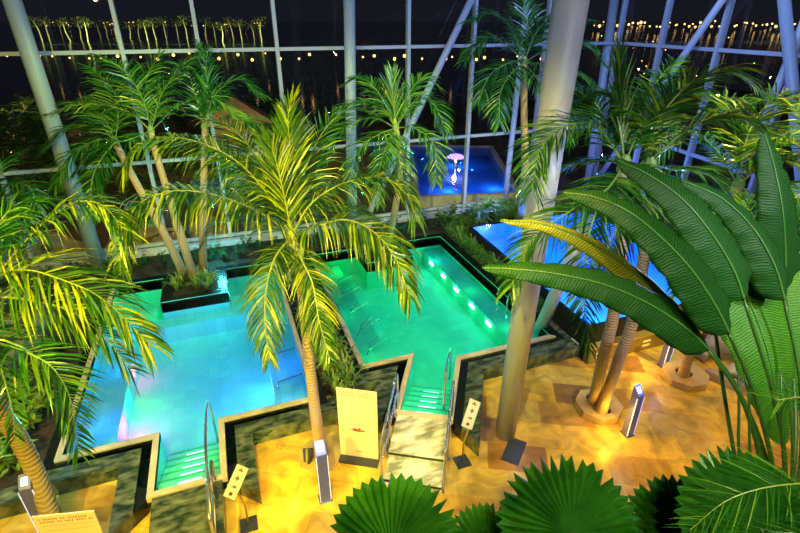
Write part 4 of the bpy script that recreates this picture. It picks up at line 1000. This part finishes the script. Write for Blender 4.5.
# cool light on the facade
light('AREA', (9, 9, 11), (.3, .42, 1), 620, 3, (13, 15, 4))
light('AREA', (0, 10, 11.5), (.4, .62, .9), 330, 3, (1, 16.3, 4))
light('POINT', (5.0, 14.6, 1.2), (.1, .6, 1), 50, .06); light('POINT', (-.6, 14.6, 1.0), (.05, .7, .8), 110, .06); light('POINT', (9.0, 15, 1.5), (.15, .25, 1), 90, .06)
light('POINT', (-1.6, 14.6, 3.8), (.05, .7, .9), 40, .05)
light('POINT', (13.5, 13.5, 1.5), (.2, .25, 1), 120, .06)
light('POINT', (5.4, 7.2, 2.8), (.3, .5, 1), 25, .05); light('POINT', P(712, 235, 5.6), (.3, .45, 1), 60, .05); light('POINT', P(655, 130, 7.4), (.2, .4, 1), 60, .05); light('POINT', (-3.3, 6.9, 1.9), (.05, .7, 1), 70, .05)
# underwater lamps
def uw(x, y, z, col, pw, s=.12): light('POINT', (x, y, z), col, pw*.27, s)
CY, TE, GR, BL, PK = (0, .5, .95), (0, 1, .3), (0, 1, .08), (0, .08, 1), (1, .04, .25)
for y in (8.6, 10, 11.3): uw(-1.6, y+.4, .1, (0, .82, .8), 28, .3); uw(-.6, y+.5, .1, (0, .78, .85), 25, .3)
uw(-2.9, 8.7, .15, BL, 34); uw(-2.9, 10.5, .15, (0, .3, 1), 24);  uw(-2.9, 11.8, .15, CY, 12); uw(.5, 9.3, .15, BL, 40, .3); uw(.55, 11.5, .15, TE, 10); uw(.5, 8.1, .15, (.4, .4, 1), 12)
uw(-2.55, 8.75, -.3, (1, .02, .2), 170, .05); uw(-2.62, 10.6, -.3, (1, .02, .08), 90, .05); uw(.0, 9.2, -.3, (.02, .08, 1), 230, .05); uw(.2, 8.75, -.2, (.6, .3, 1), 30, .05); uw(-2.6, 9.55, -.35, GR, 30, .05); uw(-2.25, 9.8, 0, GR, 10); uw(.2, 13.2, .12, TE, 20, .3); uw(-2.75, 13.4, .12, GR, 60, .3)
uw(-1.35, 7.3, .12, GR, 14, .2); uw(-1.35, 6.8, .22, GR, 9); uw(-1, 12.1, .12, CY, 10, .3); uw(-2.9, 12.3, .12, CY, 8)
for y in (8.8, 10.2, 11.7, 12.5): uw(4.4, y, .1, TE, 30, .3)
for y in (9.2, 10.8, 12.4): uw(3.25, y, -.2, (0, .95, .6), 9)
for y in (13.34, 12.4, 11.46, 10.46, 9.5): uw(5.85, y, -.2, (.3, 1, .6), 14, .05)
uw(2.9, 13.6, .12, GR, 34, .3); uw(2.6, 9, .15, TE, 8); uw(2.6, 11, .15, TE, 8); uw(6.2, 9, .15, TE, 12); uw(6.2, 11, .15, TE, 12); uw(6.0, 13.2, .15, (0, .7, .9), 24)
uw(3.6, 7.7, .1, (0, .8, .9), 14, .2); uw(3.1, 6.9, .24, (.5, 1, .7), 6)
# raised pool, outdoor pool
for y in (7.7, 9, 10.3, 11.6, 12.8):
    for x in (7.7, 9.3, 10.8): uw(x, y, .8, (.0, .2, 1), 120, .05)
uw(7.8, 13, .85, (.35, .1, 1), 120, .05)
for x, y in ((10.2, 21), (12.5, 20.5), (12.5, 25)): light('POINT', (x, y, -.15), (.05, .22, 1), 55, .1)
light('POINT', (10, 19.8, -.1), (.35, .1, 1), 80, .1); light('POINT', (11.3, 22.7, .3), (1, .6, .5), 40, .1)
q_h = at(240, 150, -.6)
# warm garden lamps outside
light('POINT', (-6.5, 20.8, 2.2), (1, .5, .12), 90, .1); light('POINT', (-1.5, 21.5, 2.0), (1, .5, .12), 80, .1); light('POINT', (q_h.x-.5, q_h.y-4, 2.5), (1, .5, .1), 260, .1)
for px_, py_ in ((20, 130), (90, 120), (330, 160), (150, 105)):
    q_ = at(px_, py_, 0); light('POINT', (q_.x, q_.y, 2.2), (1, .6, .15), 160, .1)
for px in (60, 120, 180, 240): q_ = at(px, 44, -2); light('AREA', (q_.x, q_.y-10, 1), (.9, 1, .3), 26000, 3, (q_.x, q_.y, 3))  # area lights added to brighten the far tree shapes
